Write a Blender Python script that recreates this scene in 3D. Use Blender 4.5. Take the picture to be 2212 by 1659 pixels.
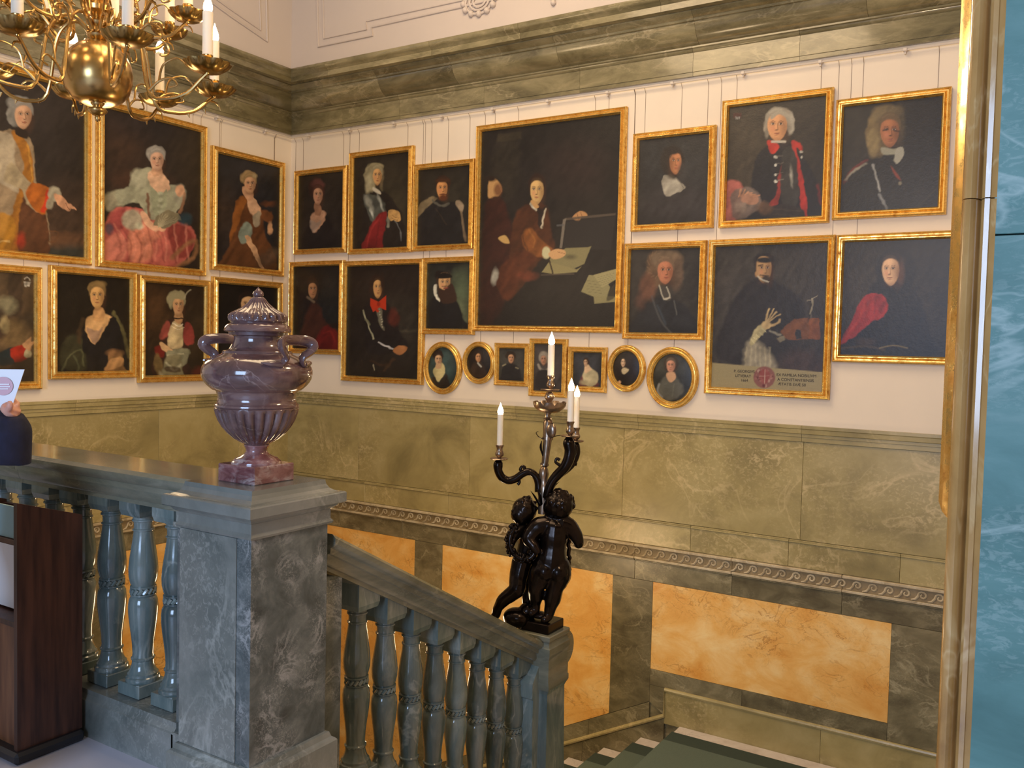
import bpy, bmesh, math, random
import numpy as np
from mathutils import Vector, Matrix
random.seed(7)
PI = math.pi
for o in list(bpy.data.objects): bpy.data.objects.remove(o)
SC = bpy.context.scene
COL = SC.collection

# ------------------------------------------------------------------ camera
FPX = 1920.761
YAW, PITCH, ROLL = 0.56065357, 0.04580868, 0.02369383
CX, CY = 1106.0, 829.5
C0 = np.array([6.424, -6.15, 1.6])
FW = np.array([-math.sin(YAW)*math.cos(PITCH), math.cos(YAW)*math.cos(PITCH), -math.sin(PITCH)])
_r = np.array([math.cos(YAW), math.sin(YAW), 0.0]); _u = np.cross(_r, FW)
RT = _r*math.cos(ROLL)+_u*math.sin(ROLL); UP = -_r*math.sin(ROLL)+_u*math.cos(ROLL)
cam = bpy.data.cameras.new('camera'); co = bpy.data.objects.new('camera', cam); COL.objects.link(co)
cam.sensor_width = 36.0; cam.sensor_fit = 'HORIZONTAL'; cam.lens = FPX/2212*36
cam.clip_start = 0.05; cam.clip_end = 100
M = Matrix(((RT[0], UP[0], -FW[0], C0[0]), (RT[1], UP[1], -FW[1], C0[1]), (RT[2], UP[2], -FW[2], C0[2]), (0, 0, 0, 1)))
co.matrix_world = M
SC.camera = co

def ray(u, v):
    d = FW*FPX+RT*(u-CX)-UP*(v-CY)
    return d/np.linalg.norm(d)
def at(u, v, ax, val):
    "measured photo point -> point on the plane axis ax = val"
    d = ray(u, v); t = (val-C0[ax])/d[ax]; return C0+d*t
def atd(u, v, dep):
    d = FW*FPX+RT*(u-CX)-UP*(v-CY)
    return C0+d*(dep/FPX)

# ------------------------------------------------------------------ world, lights, exposure
w = bpy.data.worlds.new('world'); SC.world = w; w.use_nodes = True
w.node_tree.nodes['Background'].inputs[0].default_value = (1.0, 0.83, 0.65, 1)
w.node_tree.nodes['Background'].inputs[1].default_value = 0.30
vs = SC.view_settings
vs.view_transform = 'Standard'; vs.look = 'None'; vs.exposure = 0.0; vs.gamma = 1.0; vs.use_curve_mapping = False
def lamp(name, kind, loc, energy, col, size=0.1, target=None, sizey=None):
    l = bpy.data.lights.new(name, kind); l.energy = energy; l.color = col
    o = bpy.data.objects.new(name, l); COL.objects.link(o); o.location = loc
    if kind == 'AREA':
        l.size = size
        if sizey: l.shape = 'RECTANGLE'; l.size_y = sizey
    else: l.shadow_soft_size = size
    if target is not None:
        o.rotation_euler = (Vector(target)-Vector(loc)).to_track_quat('-Z', 'Y').to_euler()
    return o
# daylight of the hall windows behind the camera
lamp('window_daylight', 'AREA', (5.5, -9.9, 2.2), 270, (0.46, 0.66, 1.0), 2.2, (4.2, -4.0, 0.7), 2.4)
# added soft warm fill standing in for unseen upper lamps; then the second chandelier
lamp('stairwell_warm_fill', 'AREA', (3.4, -2.9, 5.2), 118, (1.0, 0.73, 0.44), 2.2, (3.3, -0.6, 0.5), 2.2)
lamp('second_chandelier_light', 'POINT', (5.2, -3.1, 2.7), 52, (1.0, 0.72, 0.42), 0.12)
lamp('left_point_light', 'POINT', (1.6, -3.0, 2.2), 28, (1.0, 0.72, 0.42), 0.25)  # unseen warm point light at the left of the stairwell
lamp('lower_flight_fill', 'POINT', (3.0, -1.7, -0.3), 40, (1.0, 0.72, 0.42), 0.25)  # added fill that brightens the lower flight and landing, no lamp stands there

# ------------------------------------------------------------------ helpers
def tag(o, label=None, cat=None, group=None, kind=None):
    if label: o['label'] = label
    if cat: o['category'] = cat
    if group: o['group'] = group
    if kind: o['kind'] = kind
    return o
def empty(name, loc=(0, 0, 0)):
    o = bpy.data.objects.new(name, None); COL.objects.link(o); o.location = loc; o.empty_display_size = 0.1
    return o
class MB:
    def __init__(s): s.v = []; s.f = []
    def add(s, vs_, fs):
        n = len(s.v); s.v += [tuple(map(float, p)) for p in vs_]; s.f += [tuple(i+n for i in f) for f in fs]; return s
    def box(s, a, b, bev=0.0):
        x0, x1 = sorted((a[0], b[0])); y0, y1 = sorted((a[1], b[1])); z0, z1 = sorted((a[2], b[2]))
        if bev <= 0:
            s.add([(x0,y0,z0),(x1,y0,z0),(x1,y1,z0),(x0,y1,z0),(x0,y0,z1),(x1,y0,z1),(x1,y1,z1),(x0,y1,z1)],
              [(0,3,2,1),(4,5,6,7),(0,1,5,4),(1,2,6,5),(2,3,7,6),(3,0,4,7)])
        else:
            vs2 = []; idx = {}
            X=(x0,x1);Y=(y0,y1);Z=(z0,z1)
            for i in (0,1):
                for j in (0,1):
                    for k in (0,1):
                        p=[X[i],Y[j],Z[k]]; sg=[1 if i==0 else -1,1 if j==0 else -1,1 if k==0 else -1]
                        for a_ in range(3):
                            q=list(p)
                            for b_ in range(3):
                                if b_!=a_: q[b_]+=sg[b_]*bev
                            idx[(i,j,k,a_)]=len(vs2); vs2.append(q)
            # vertex (i,j,k,a): lies on face perpendicular to axis a
            fs=[]
            def F(*k): fs.append(tuple(idx[q] for q in k))
            F((0,0,0,0),(0,0,1,0),(0,1,1,0),(0,1,0,0)); F((1,0,0,0),(1,1,0,0),(1,1,1,0),(1,0,1,0))
            F((0,0,0,1),(1,0,0,1),(1,0,1,1),(0,0,1,1)); F((0,1,0,1),(0,1,1,1),(1,1,1,1),(1,1,0,1))
            F((0,0,0,2),(0,1,0,2),(1,1,0,2),(1,0,0,2)); F((0,0,1,2),(1,0,1,2),(1,1,1,2),(0,1,1,2))
            for k in (0,1):
                for j in (0,1):  # edges along x: between faces y and z
                    F((0,j,k,1),(1,j,k,1),(1,j,k,2),(0,j,k,2))
                for i in (0,1):
                    F((i,0,k,0),(i,1,k,0),(i,1,k,2),(i,0,k,2))
            for i in (0,1):
                for j in (0,1):
                    F((i,j,0,0),(i,j,1,0),(i,j,1,1),(i,j,0,1))
            for i in (0,1):
                for j in (0,1):
                    for k in (0,1): F((i,j,k,0),(i,j,k,1),(i,j,k,2))
            s.add(vs2, fs)
        return s
    def lathe(s, prof, n=32, c=(0,0,0), mod=None, cap=True):
        vs2=[];fs=[];m=len(prof)
        for k,(r,z) in enumerate(prof):
            for i in range(n):
                t=2*PI*i/n; rr=r*(mod(t,k,z) if mod else 1)
                vs2.append((c[0]+rr*math.cos(t),c[1]+rr*math.sin(t),c[2]+z))
        for k in range(m-1):
            for i in range(n):
                j=(i+1)%n; fs.append((k*n+i,k*n+j,(k+1)*n+j,(k+1)*n+i))
        if cap:
            fs.append(tuple(range(n))); fs.append(tuple(reversed(range((m-1)*n,m*n))))
        return s.add(vs2,fs)
    def tube(s, pts, rad, n=8, flat=None, sub=4, closed=False):
        P=[np.array(p,float) for p in pts]; R=list(rad) if hasattr(rad,'__len__') else [rad]*len(P)
        if sub>1:
            P,R=smooth(P,R,sub,closed)
        vs2=[];fs=[];prev=None;m=len(P)
        for k in range(m):
            a=P[(k-1)%m] if (closed or k>0) else P[k]; b=P[(k+1)%m] if (closed or k<m-1) else P[k]
            t=b-a; t/= (np.linalg.norm(t)+1e-12)
            if prev is None:
                h=np.array([0,0,1.]) if abs(t[2])<.9 else np.array([1.,0,0]); nx=np.cross(t,h)
            else: nx=prev-t*np.dot(prev,t)
            nx/=np.linalg.norm(nx)+1e-12; ny=np.cross(t,nx); prev=nx
            for i in range(n):
                q=2*PI*i/n; f1,f2=(flat if flat else (1,1))
                vs2.append(P[k]+nx*math.cos(q)*R[k]*f1+ny*math.sin(q)*R[k]*f2)
        for k in range(m if closed else m-1):
            k2=(k+1)%m
            for i in range(n):
                j=(i+1)%n; fs.append((k*n+i,k*n+j,k2*n+j,k2*n+i))
        if not closed:
            fs.append(tuple(range(n))); fs.append(tuple(reversed(range((m-1)*n,m*n))))
        return s.add(vs2,fs)
    def ball(s, c, r, n=12, m=8, sq=(1,1,1)):
        prof=[]
        vs2=[];fs=[]
        for k in range(m+1):
            a=-PI/2+PI*k/m; rr=max(math.cos(a),0.001)
            for i in range(n):
                t=2*PI*i/n; vs2.append((c[0]+r*sq[0]*rr*math.cos(t),c[1]+r*sq[1]*rr*math.sin(t),c[2]+r*sq[2]*math.sin(a)))
        for k in range(m):
            for i in range(n):
                j=(i+1)%n; fs.append((k*n+i,k*n+j,(k+1)*n+j,(k+1)*n+i))
        return s.add(vs2,fs)
    def sweep(s, pts, prof, closed=False, up=(0,0,1)):
        "mitred sweep: path in a plane with normal up; prof = (out, along up)"
        P=[np.array(p,float) for p in pts]; U=np.array(up,float); m=len(P); n=len(prof); vs2=[];fs=[]
        for k in range(m):
            d1=P[k]-P[k-1] if (closed or k>0) else P[k+1]-P[k]
            d2=P[(k+1)%m]-P[k] if (closed or k<m-1) else P[k]-P[k-1]
            d1=d1/np.linalg.norm(d1); d2=d2/np.linalg.norm(d2)
            n1=np.cross(d1,U); n2=np.cross(d2,U); b=n1+n2; b/=np.linalg.norm(b); b/=max(np.dot(b,n1),.2)
            for (a,h) in prof: vs2.append(P[k]+b*a+U*h)
        for k in range(m if closed else m-1):
            k2=(k+1)%m
            for i in range(n-1): fs.append((k*n+i,k2*n+i,k2*n+i+1,k*n+i+1))
        if not closed:
            fs.append(tuple(range(n))); fs.append(tuple(reversed(range((m-1)*n,m*n))))
        return s.add(vs2,fs)
    def mesh(s, name, mat=None, smooth=False, fix=True):
        me=bpy.data.meshes.new(name); me.from_pydata(s.v,[],s.f)
        if fix:
            bm=bmesh.new(); bm.from_mesh(me); bmesh.ops.recalc_face_normals(bm,faces=bm.faces); bm.to_mesh(me); bm.free()
        if mat: me.materials.append(mat)
        if smooth:
            me.polygons.foreach_set('use_smooth',[True]*len(me.polygons))
            try: me.set_sharp_from_angle(angle=math.radians(smooth if smooth is not True else 40))
            except Exception: pass
        return me
    def build(s, name, mat=None, parent=None, smooth=False):
        return link(name, s.mesh(name,mat,smooth), parent)
def link(name, me, parent=None, loc=None):
    o=bpy.data.objects.new(name,me); COL.objects.link(o)
    if parent is not None:
        o.parent=parent
    if loc is not None: o.location=loc
    return o
def smooth(P,R,sub,closed=False):
    n=len(P); oP=[];oR=[]
    rng=range(n) if closed else range(n-1)
    for k in rng:
        p0=P[(k-1)%n] if (closed or k>0) else P[k]; p1=P[k]; p2=P[(k+1)%n]; p3=P[(k+2)%n] if (closed or k<n-2) else P[k+1]
        r1=R[k]; r2=R[(k+1)%n]
        for i in range(sub):
            t=i/sub; t2=t*t;t3=t2*t
            oP.append(.5*((2*p1)+(-p0+p2)*t+(2*p0-5*p1+4*p2-p3)*t2+(-p0+3*p1-3*p2+p3)*t3)); oR.append(r1+(r2-r1)*(t*t*(3-2*t)))
    if not closed: oP.append(P[-1]); oR.append(R[-1])
    return oP,oR
def rebase(root):
    "children of an Empty are modelled in world coordinates: keep them there"
    inv=Matrix.Translation(root.location).inverted()
    for c in root.children: c.matrix_parent_inverse=inv
    return root

# ------------------------------------------------------------------ materials
def lin(c): return tuple(((x/12.92) if x<=.04045 else ((x+.055)/1.055)**2.4) for x in c)
def rgb(r,g,b): return lin((r/255,g/255,b/255))+(1,)
class NT:
    def __init__(s,name):
        m=bpy.data.materials.new(name); m.use_nodes=True; s.m=m; s.t=m.node_tree; s.b=s.t.nodes['Principled BSDF']; s.L=s.t.links
    def n(s,k,**kw):
        x=s.t.nodes.new(k)
        for a,b in kw.items(): setattr(x,a,b)
        return x
    def l(s,a,b): s.L.new(a,b)
def world_co(N,scale=(1,1,1),rnd=True):
    g=N.n('ShaderNodeNewGeometry'); src=g.outputs['Position']
    if rnd:
        oi=N.n('ShaderNodeObjectInfo'); v=N.n('ShaderNodeVectorMath',operation='MULTIPLY_ADD')
        cx_=N.n('ShaderNodeCombineXYZ')
        mm=N.n('ShaderNodeMath',operation='MULTIPLY'); mm.inputs[1].default_value=37.0; N.l(oi.outputs['Random'],mm.inputs[0])
        for i in range(3): N.l(mm.outputs[0],cx_.inputs[i])
        v.inputs[1].default_value=(1,1,1); N.l(src,v.inputs[0]); N.l(cx_.outputs[0],v.inputs[2]); src=v.outputs[0]
    mp=N.n('ShaderNodeMapping'); mp.inputs['Scale'].default_value=scale; N.l(src,mp.inputs[0])
    return mp.outputs[0]
def ramp(N,fac,stops,interp='LINEAR'):
    r=N.n('ShaderNodeValToRGB'); r.color_ramp.interpolation=interp
    e=r.color_ramp.elements
    while len(e)<len(stops): e.new(.5)
    for i,(p,c) in enumerate(stops): e[i].position=p; e[i].color=c
    N.l(fac,r.inputs[0]); return r.outputs[0]
def mixc(N,fac,a,b,mode='MIX'):
    x=N.n('ShaderNodeMix',data_type='RGBA',blend_type=mode)
    for inp,val in ((x.inputs[0],fac),(x.inputs[6],a),(x.inputs[7],b)):
        if hasattr(val,'is_output'): N.l(val,inp)
        else: inp.default_value=val
    return x.outputs[2]
def marble(name,dark,base,light,vein,scale=3.0,rough=.25,stretch=(1,1,1),veinw=.03,var=.25,bump=.0,vscale=None,speck=0.0,coat=0.0):
    N=NT(name); co_=world_co(N,stretch)
    n1=N.n('ShaderNodeTexNoise'); n1.inputs['Scale'].default_value=scale; n1.inputs['Detail'].default_value=8; n1.inputs['Roughness'].default_value=.62; n1.inputs['Distortion'].default_value=.5
    N.l(co_,n1.inputs[0])
    c=ramp(N,n1.outputs[0],[(.30,dark),(.5,base),(.70,light)])
    n2=N.n('ShaderNodeTexNoise'); n2.inputs['Scale'].default_value=vscale or scale*.8; n2.inputs['Detail'].default_value=5; n2.inputs['Distortion'].default_value=.9; n2.inputs['Roughness'].default_value=.55
    N.l(co_,n2.inputs[0])
    ab=N.n('ShaderNodeMath',operation='SUBTRACT'); ab.inputs[1].default_value=.5; N.l(n2.outputs[0],ab.inputs[0])
    a2=N.n('ShaderNodeMath',operation='ABSOLUTE'); N.l(ab.outputs[0],a2.inputs[0])
    f=ramp(N,a2.outputs[0],[(0,(1,1,1,1)),(veinw,(0,0,0,1))])
    # veins only in patches
    n4=N.n('ShaderNodeTexNoise'); n4.inputs['Scale'].default_value=scale*.7; N.l(co_,n4.inputs[0])
    fm=ramp(N,n4.outputs[0],[(.42,(0,0,0,1)),(.62,(.6,.6,.6,1))])
    mm=N.n('ShaderNodeMath',operation='MULTIPLY'); N.l(f,mm.inputs[0]); N.l(fm,mm.inputs[1])
    c=mixc(N,mm.outputs[0],c,vein)
    if speck>0:
        n3=N.n('ShaderNodeTexNoise'); n3.inputs['Scale'].default_value=scale*16; n3.inputs['Detail'].default_value=8; n3.inputs['Roughness'].default_value=.7; n3.inputs['Distortion'].default_value=.8; N.l(co_,n3.inputs[0])
        f3=ramp(N,n3.outputs[0],[(.50,(0,0,0,1)),(.60,(speck,speck,speck,1))])
        m3=N.n('ShaderNodeMath',operation='MULTIPLY'); N.l(f3,m3.inputs[0]); N.l(fm,m3.inputs[1])
        c=mixc(N,m3.outputs[0],c,vein)
    oi=N.n('ShaderNodeObjectInfo'); hs=N.n('ShaderNodeHueSaturation'); mr=N.n('ShaderNodeMapRange'); mr.inputs[3].default_value=1-var; mr.inputs[4].default_value=1+var
    N.l(oi.outputs['Random'],mr.inputs[0]); N.l(mr.outputs[0],hs.inputs['Value']); N.l(c,hs.inputs['Color'])
    N.l(hs.outputs[0],N.b.inputs['Base Color'])
    N.b.inputs['Roughness'].default_value=rough
    if coat: N.b.inputs['Coat Weight'].default_value=coat; N.b.inputs['Coat Roughness'].default_value=.08
    if bump:
        bp=N.n('ShaderNodeBump'); bp.inputs['Strength'].default_value=bump; bp.inputs['Distance'].default_value=.004; N.l(n1.outputs[0],bp.inputs['Height']); N.l(bp.outputs[0],N.b.inputs['Normal'])
    return N.m
def plain(name,col,rough=.5,metal=0.,noise=0.,nscale=8,bump=0.,bscale=60,coat=0.,dark=None,stretch=(1,1,1),spec=None):
    N=NT(name); co_=world_co(N,stretch,rnd=False)
    n1=N.n('ShaderNodeTexNoise'); n1.inputs['Scale'].default_value=nscale; n1.inputs['Detail'].default_value=6; N.l(co_,n1.inputs[0])
    if noise or dark:
        d=dark or tuple(x*(1-noise) for x in col[:3])+(1,)
        N.l(ramp(N,n1.outputs[0],[(.35,d),(.65,col)]),N.b.inputs['Base Color'])
    else: N.b.inputs['Base Color'].default_value=col
    N.b.inputs['Roughness'].default_value=rough; N.b.inputs['Metallic'].default_value=metal
    if coat: N.b.inputs['Coat Weight'].default_value=coat
    if spec is not None: N.b.inputs['Specular IOR Level'].default_value=spec
    if bump:
        n2=N.n('ShaderNodeTexNoise'); n2.inputs['Scale'].default_value=bscale; n2.inputs['Detail'].default_value=5; N.l(co_,n2.inputs[0])
        bp=N.n('ShaderNodeBump'); bp.inputs['Strength'].default_value=bump; bp.inputs['Distance'].default_value=.003; N.l(n2.outputs[0],bp.inputs['Height']); N.l(bp.outputs[0],N.b.inputs['Normal'])
    return N.m
def emit(name,col,st):
    N=NT(name); N.b.inputs['Base Color'].default_value=(1,.9,.7,1); N.b.inputs['Emission Color'].default_value=col; N.b.inputs['Emission Strength'].default_value=st
    return N.m
mPlaster=plain('white_plaster',rgb(228,216,198),.75,noise=.05,nscale=2,bump=.25,bscale=9)
mCove=plain('white_stucco',rgb(202,190,180),.8,noise=.05,nscale=1.5,bump=.2,bscale=6)
mWains=marble('olive_green_marble',rgb(132,120,80),rgb(160,146,98),rgb(176,162,116),rgb(206,186,140),2.2,.30,(1,1,1.2),.02,.10,.15,speck=.75)
mCorn=marble('grey_green_cornice_marble',rgb(92,86,62),rgb(124,116,86),rgb(150,140,106),rgb(170,158,124),3,.18,(1,1,3),.03,.22,.1,speck=.4,coat=.4)
mBand=marble('mottled_green_marble',rgb(84,76,56),rgb(112,104,78),rgb(142,132,102),rgb(170,160,128),4.5,.3,(1,1,1.5),.03,.14,.2,speck=.55)
mWave=marble('pale_beige_carved_marble',rgb(146,130,102),rgb(184,168,136),rgb(204,190,160),rgb(210,200,174),9,.4,(1,1,1),.04,.05)
mWaveG=marble('brownish_carved_ground',rgb(110,94,64),rgb(136,118,84),rgb(150,132,98),rgb(160,142,108),9,.5,(1,1,1),.03,.06)
mOrange=marble('yellow_orange_marble',rgb(220,154,70),rgb(236,184,104),rgb(246,214,150),rgb(150,92,40),3.0,.28,(1,1,1.4),.016,.05,1.0,vscale=4.5,speck=.35)
mPed=marble('grey_green_pedestal_marble',rgb(92,98,94),rgb(120,124,118),rgb(142,144,138),rgb(172,174,166),3.2,.22,(1,1,.8),.025,.10,.1,speck=.7,coat=.3)
mPedM=marble('mottled_pedestal_marble',rgb(52,60,62),rgb(82,90,90),rgb(112,118,116),rgb(168,170,168),9,.22,(1,1,1),.05,.10,.1,speck=.8,coat=.3)
mBal=marble('polished_green_grey_baluster_marble',rgb(70,84,84),rgb(98,112,110),rgb(130,138,132),rgb(156,162,156),7,.14,(1,1,.35),.03,.22,coat=.5)
mRail=marble('green_grey_handrail_marble',rgb(82,84,72),rgb(108,110,96),rgb(134,132,114),rgb(150,148,130),4,.22,(.6,.6,2),.02,.08,coat=.3,speck=.3)
mTeal=marble('blue_green_marble_slab',rgb(66,108,104),rgb(88,132,128),rgb(112,152,148),rgb(168,190,186),2.2,.55,(1,1,2.2),.02,.06,.25,speck=.5)
mJamb=marble('brown_marble_moulding',rgb(146,106,58),rgb(180,138,80),rgb(198,156,98),rgb(216,184,132),8,.16,(1,1,.4),.02,.05,coat=.4)
mUrn=marble('purple_brown_marble',rgb(72,52,52),rgb(100,76,76),rgb(124,98,94),rgb(166,146,142),7,.13,(1,1,1),.012,.04,coat=.6,vscale=4)
mUrnB=marble('red_white_breccia_marble',rgb(96,54,56),rgb(128,84,84),rgb(158,118,116),rgb(206,196,194),14,.15,(1,1,2),.10,.04,coat=.5,vscale=12)
mWhiteM=marble('white_step_marble',rgb(196,184,176),rgb(216,206,198),rgb(228,220,214),rgb(170,160,156),6,.35,(1,1,1),.02,.04)
mFloor=plain('pale_hall_floor',rgb(206,204,216),.35,noise=.04,nscale=3)
mCarpet=plain('green_stair_carpet',rgb(92,108,98),.95,noise=.12,nscale=160,bump=.5,bscale=400)
mCarpetB=plain('dark_green_carpet_border',rgb(58,72,64),.95,noise=.12,nscale=160,bump=.5,bscale=400)
mBronze=plain('dark_bronze',rgb(40,31,27),.20,.75,noise=.5,nscale=9,bump=.15,bscale=25)
mBronzeL=plain('worn_brown_bronze',rgb(168,146,126),.28,.9,noise=.5,nscale=14,bump=.2,bscale=40)
mBrass=plain('polished_brass',rgb(202,166,106),.26,1.0,noise=.2,nscale=10)
mBrassD=plain('aged_brass',rgb(176,146,90),.26,1.0,noise=.3,nscale=20)
mCandle=plain('ivory_candle_wax',rgb(240,232,214),.45)
mCandle.node_tree.nodes['Principled BSDF'].inputs['Subsurface Weight'].default_value=.3
mCandle.node_tree.nodes['Principled BSDF'].inputs['Subsurface Radius'].default_value=(.03,.02,.01)
mFlame=emit('lit_flame_bulb',(1,.74,.42,1),26)
mWire=plain('steel_hanging_wire',rgb(140,122,108),.4,.3)
mRod=plain('white_picture_rail_rod',rgb(206,196,184),.45)
mWood=plain('reddish_brown_wood',rgb(96,60,44),.45,dark=rgb(58,34,26),nscale=5,stretch=(6,6,.6),bump=.1,bscale=30)
mWoodL=plain('lighter_brown_wood',rgb(136,92,62),.5,dark=rgb(98,62,42),nscale=5,stretch=(6,6,.6))
mBlack=plain('dark_plinth',rgb(34,34,40),.4)
mPaper=plain('white_paper',rgb(232,232,236),.6)
mPaperB=plain('pale_blue_sheet',rgb(150,186,196),.6)
mPink=plain('pink_print',rgb(206,166,176),.6)
mNavy=plain('navy_jacket_cloth',rgb(26,28,52),.9,noise=.3,nscale=40,bump=.4,bscale=60)
mSkin=plain('skin',rgb(204,150,130),.5)
mSkin.node_tree.nodes['Principled BSDF'].inputs['Subsurface Weight'].default_value=.1
mHair=plain('brown_hair',rgb(62,46,38),.7)
mTrouser=plain('dark_trousers',rgb(40,42,50),.9)
mInk=plain('dark_painted_lettering',rgb(60,46,34),.6)
def goldmat(name='gilded_wood'):
    N=NT(name); co_=world_co(N,(1,1,1))
    n1=N.n('ShaderNodeTexNoise'); n1.inputs['Scale'].default_value=26; n1.inputs['Detail'].default_value=6; n1.inputs['Roughness'].default_value=.7; N.l(co_,n1.inputs[0])
    N.l(ramp(N,n1.outputs[0],[(.26,rgb(150,90,38)),(.40,rgb(214,166,80)),(.60,rgb(244,206,122))]),N.b.inputs['Base Color'])
    N.b.inputs['Metallic'].default_value=.75
    N.l(ramp(N,n1.outputs[0],[(.35,(.5,.5,.5,1)),(.6,(.24,.24,.24,1))]),N.b.inputs['Roughness'])
    bp=N.n('ShaderNodeBump'); bp.inputs['Strength'].default_value=.22; bp.inputs['Distance'].default_value=.003
    n2=N.n('ShaderNodeTexNoise'); n2.inputs['Scale'].default_value=16; N.l(co_,n2.inputs[0]); N.l(n2.outputs[0],bp.inputs['Height']); N.l(bp.outputs[0],N.b.inputs['Normal'])
    return N.m
mGold=goldmat()
def canvasmat():
    N=NT('oil_paint_on_canvas'); a=N.n('ShaderNodeVertexColor'); a.layer_name='paint'
    N.l(a.outputs[0],N.b.inputs['Base Color']); N.b.inputs['Roughness'].default_value=.38; N.b.inputs['Specular IOR Level'].default_value=.5
    co_=world_co(N,(1,1,1)); n1=N.n('ShaderNodeTexNoise'); n1.inputs['Scale'].default_value=38; n1.inputs['Detail'].default_value=7; n1.inputs['Roughness'].default_value=.7; N.l(co_,n1.inputs[0])
    bp=N.n('ShaderNodeBump'); bp.inputs['Strength'].default_value=.35; bp.inputs['Distance'].default_value=.004; N.l(n1.outputs[0],bp.inputs['Height']); N.l(bp.outputs[0],N.b.inputs['Normal'])
    return N.m
mCanvas=canvasmat()
# ================================================================== SETTING
def wp(side,a,z,d): return (a,-d,z) if side=='R' else (d,a,z)
def wbox(side,a0,a1,z0,z1,d0,d1,name,mat,parent,bev=.0015):
    b=MB().box(wp(side,a0,z0,d0),wp(side,a1,z1,d1),bev); return b.build(name,mat,parent)
def wprism(side,pts,d0,d1,name,mat,parent):
    n=len(pts); b=MB(); b.add([wp(side,a,z,d0) for a,z in pts]+[wp(side,a,z,d1) for a,z in pts],
        [tuple(range(n)),tuple(range(n,2*n))]+[(i,(i+1)%n,n+(i+1)%n,n+i) for i in range(n)])
    return b.build(name,mat,parent)
G=.0018
XR=6.26      # right wall runs to the side wall
YL=-7.4      # left wall runs back towards the hall
wallR=MB().box((-.1,0,1.0),(XR,.12,5.3)).build('wall_right',mPlaster); tag(wallR,kind='structure')
wallL=MB().box((-.12,YL,1.0),(0,0,5.3)).build('wall_left',mPlaster); tag(wallL,kind='structure')
dR=MB().box((-.1,.012,-3.6),(XR,.12,1.0)).build('trim_1',mBand); tag(dR,'marble dado of the right wall',kind='structure')
dL=MB().box((-.12,YL,-3.6),(-.012,0,1.0)).build('trim_2',mBand); tag(dL,'marble dado of the left wall',kind='structure')
def seams(side,lst): return [(lst[i]+G/2,lst[i+1]-G/2) for i in range(len(lst)-1)]
SEAM={'R':{'cap':[0,.62,1.46,2.62,3.7,4.9,XR],'slab':[0.0,.91,2.158,3.579,4.912,XR],'band':[0.0,1.008,1.952,3.0,4.135,4.84,5.55,XR],'fr':[0,.7,1.45,2.15,2.9,3.7,4.45,5.2,XR]},
      'L':{'cap':[YL,-5.8,-4.6,-3.3,-2.2,-1.1,0],'slab':[YL,-5.9,-4.4,-2.9,-1.449,-.608,0],'band':[YL,-6,-4.9,-3.6,-2.4,-1.3,0],'fr':[YL,-6.2,-5.1,-3.9,-2.8,-1.9,-.9,0]}}
def capprof(d): return [(0,d*.4),(.03,d*.4),(.032,d*.55),(.052,d*.55),(.056,d*.8),(.085,d*.85),(.09,d),(.11,d),(.11,0)]
for side,par in (('R',dR),('L',dL)):
    S=SEAM[side]
    for a0,a1 in seams(side,S['cap']):
        pr=capprof(.04); n=len(pr); b=MB()
        b.add([wp(side,a0,.98+h,dd) for h,dd in pr]+[wp(side,a0,.98,0)]+[wp(side,a1,.98+h,dd) for h,dd in pr]+[wp(side,a1,.98,0)],
              [tuple(range(n+1)),tuple(range(n+1,2*n+2))]+[(i,(i+1)%(n+1),n+1+(i+1)%(n+1),n+1+i) for i in range(n+1)])
        b.build('dado_cap',mWains,par)
    for a0,a1 in seams(side,S['slab']): wbox(side,a0,a1,.308,.978,-.01,.004,'slab',mWains,par)
    for a0,a1 in seams(side,S['band']):
        wbox(side,a0,a1,.118,.286,-.01,.012,'slab',mWains,par)
        b=MB(); b.box(wp(side,a0,.287,0),wp(side,a1,.297,.022),.002); b.box(wp(side,a0,.297,0),wp(side,a1,.306,.014),.001); b.build('moulding',mWains,par)
    for a0,a1 in seams(side,S['fr']):
        wbox(side,a0,a1,.096,.116,0,.036,'moulding',mWave,par,.004)
        wbox(side,a0,a1,.018,.094,-.005,.012,'frieze_ground',mWaveG,par)
        wbox(side,a0,a1,.000,.018,0,.026,'moulding',mWave,par,.003)
        wbox(side,a0,a1,-.012,-.001,0,.018,'moulding',mBand,par,.003)
        wbox(side,a0,a1,-.155,-.014,-.01,.004,'slab',mBand,par)
# running-wave scrolls of the frieze: every scroll a carved piece sharing one mesh
def scroll_mesh(side):
    b=MB(); pts=[]; rad=[]
    for i in range(15):
        t=i/14; a=-PI*.15-t*PI*2.3; r=.024*(1-.78*t)
        pts.append((.016+r*math.cos(-a-PI*.5)*1.0,0,.060+r*math.sin(-a-PI*.5)*1.0)); rad.append(.0058-.0022*t)
    pts=[(-.052,0,.026),(-.03,0,.030),(-.014,0,.046)]+pts[6:]
    pts=[(-.052,0,.024),(-.028,0,.030),(-.012,0,.050)]
    rad=[.004,.0085,.0085]
    for i in range(12):
        t=i/11; a=PI*.80-t*PI*2.15; r=.027*(1-.74*t); pts.append((.016+r*math.cos(a),0,.057+r*math.sin(a))); rad.append(.0075-.002*t)
    if side=='L': pts=[(0,p[0],p[2]) for p in pts]
    b.tube(pts,rad,6,sub=1); return b.mesh('wave_scroll_mesh',mWave,True)
for side,par,rng in (('R',dR,[.06+.0985*i for i in range(63)]),('L',dL,[-.06-.0985*i for i in range(60)])):
    me=scroll_mesh(side)
    for a in rng: link('wave_scroll',me,par,wp(side,a,.0,.014))
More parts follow.
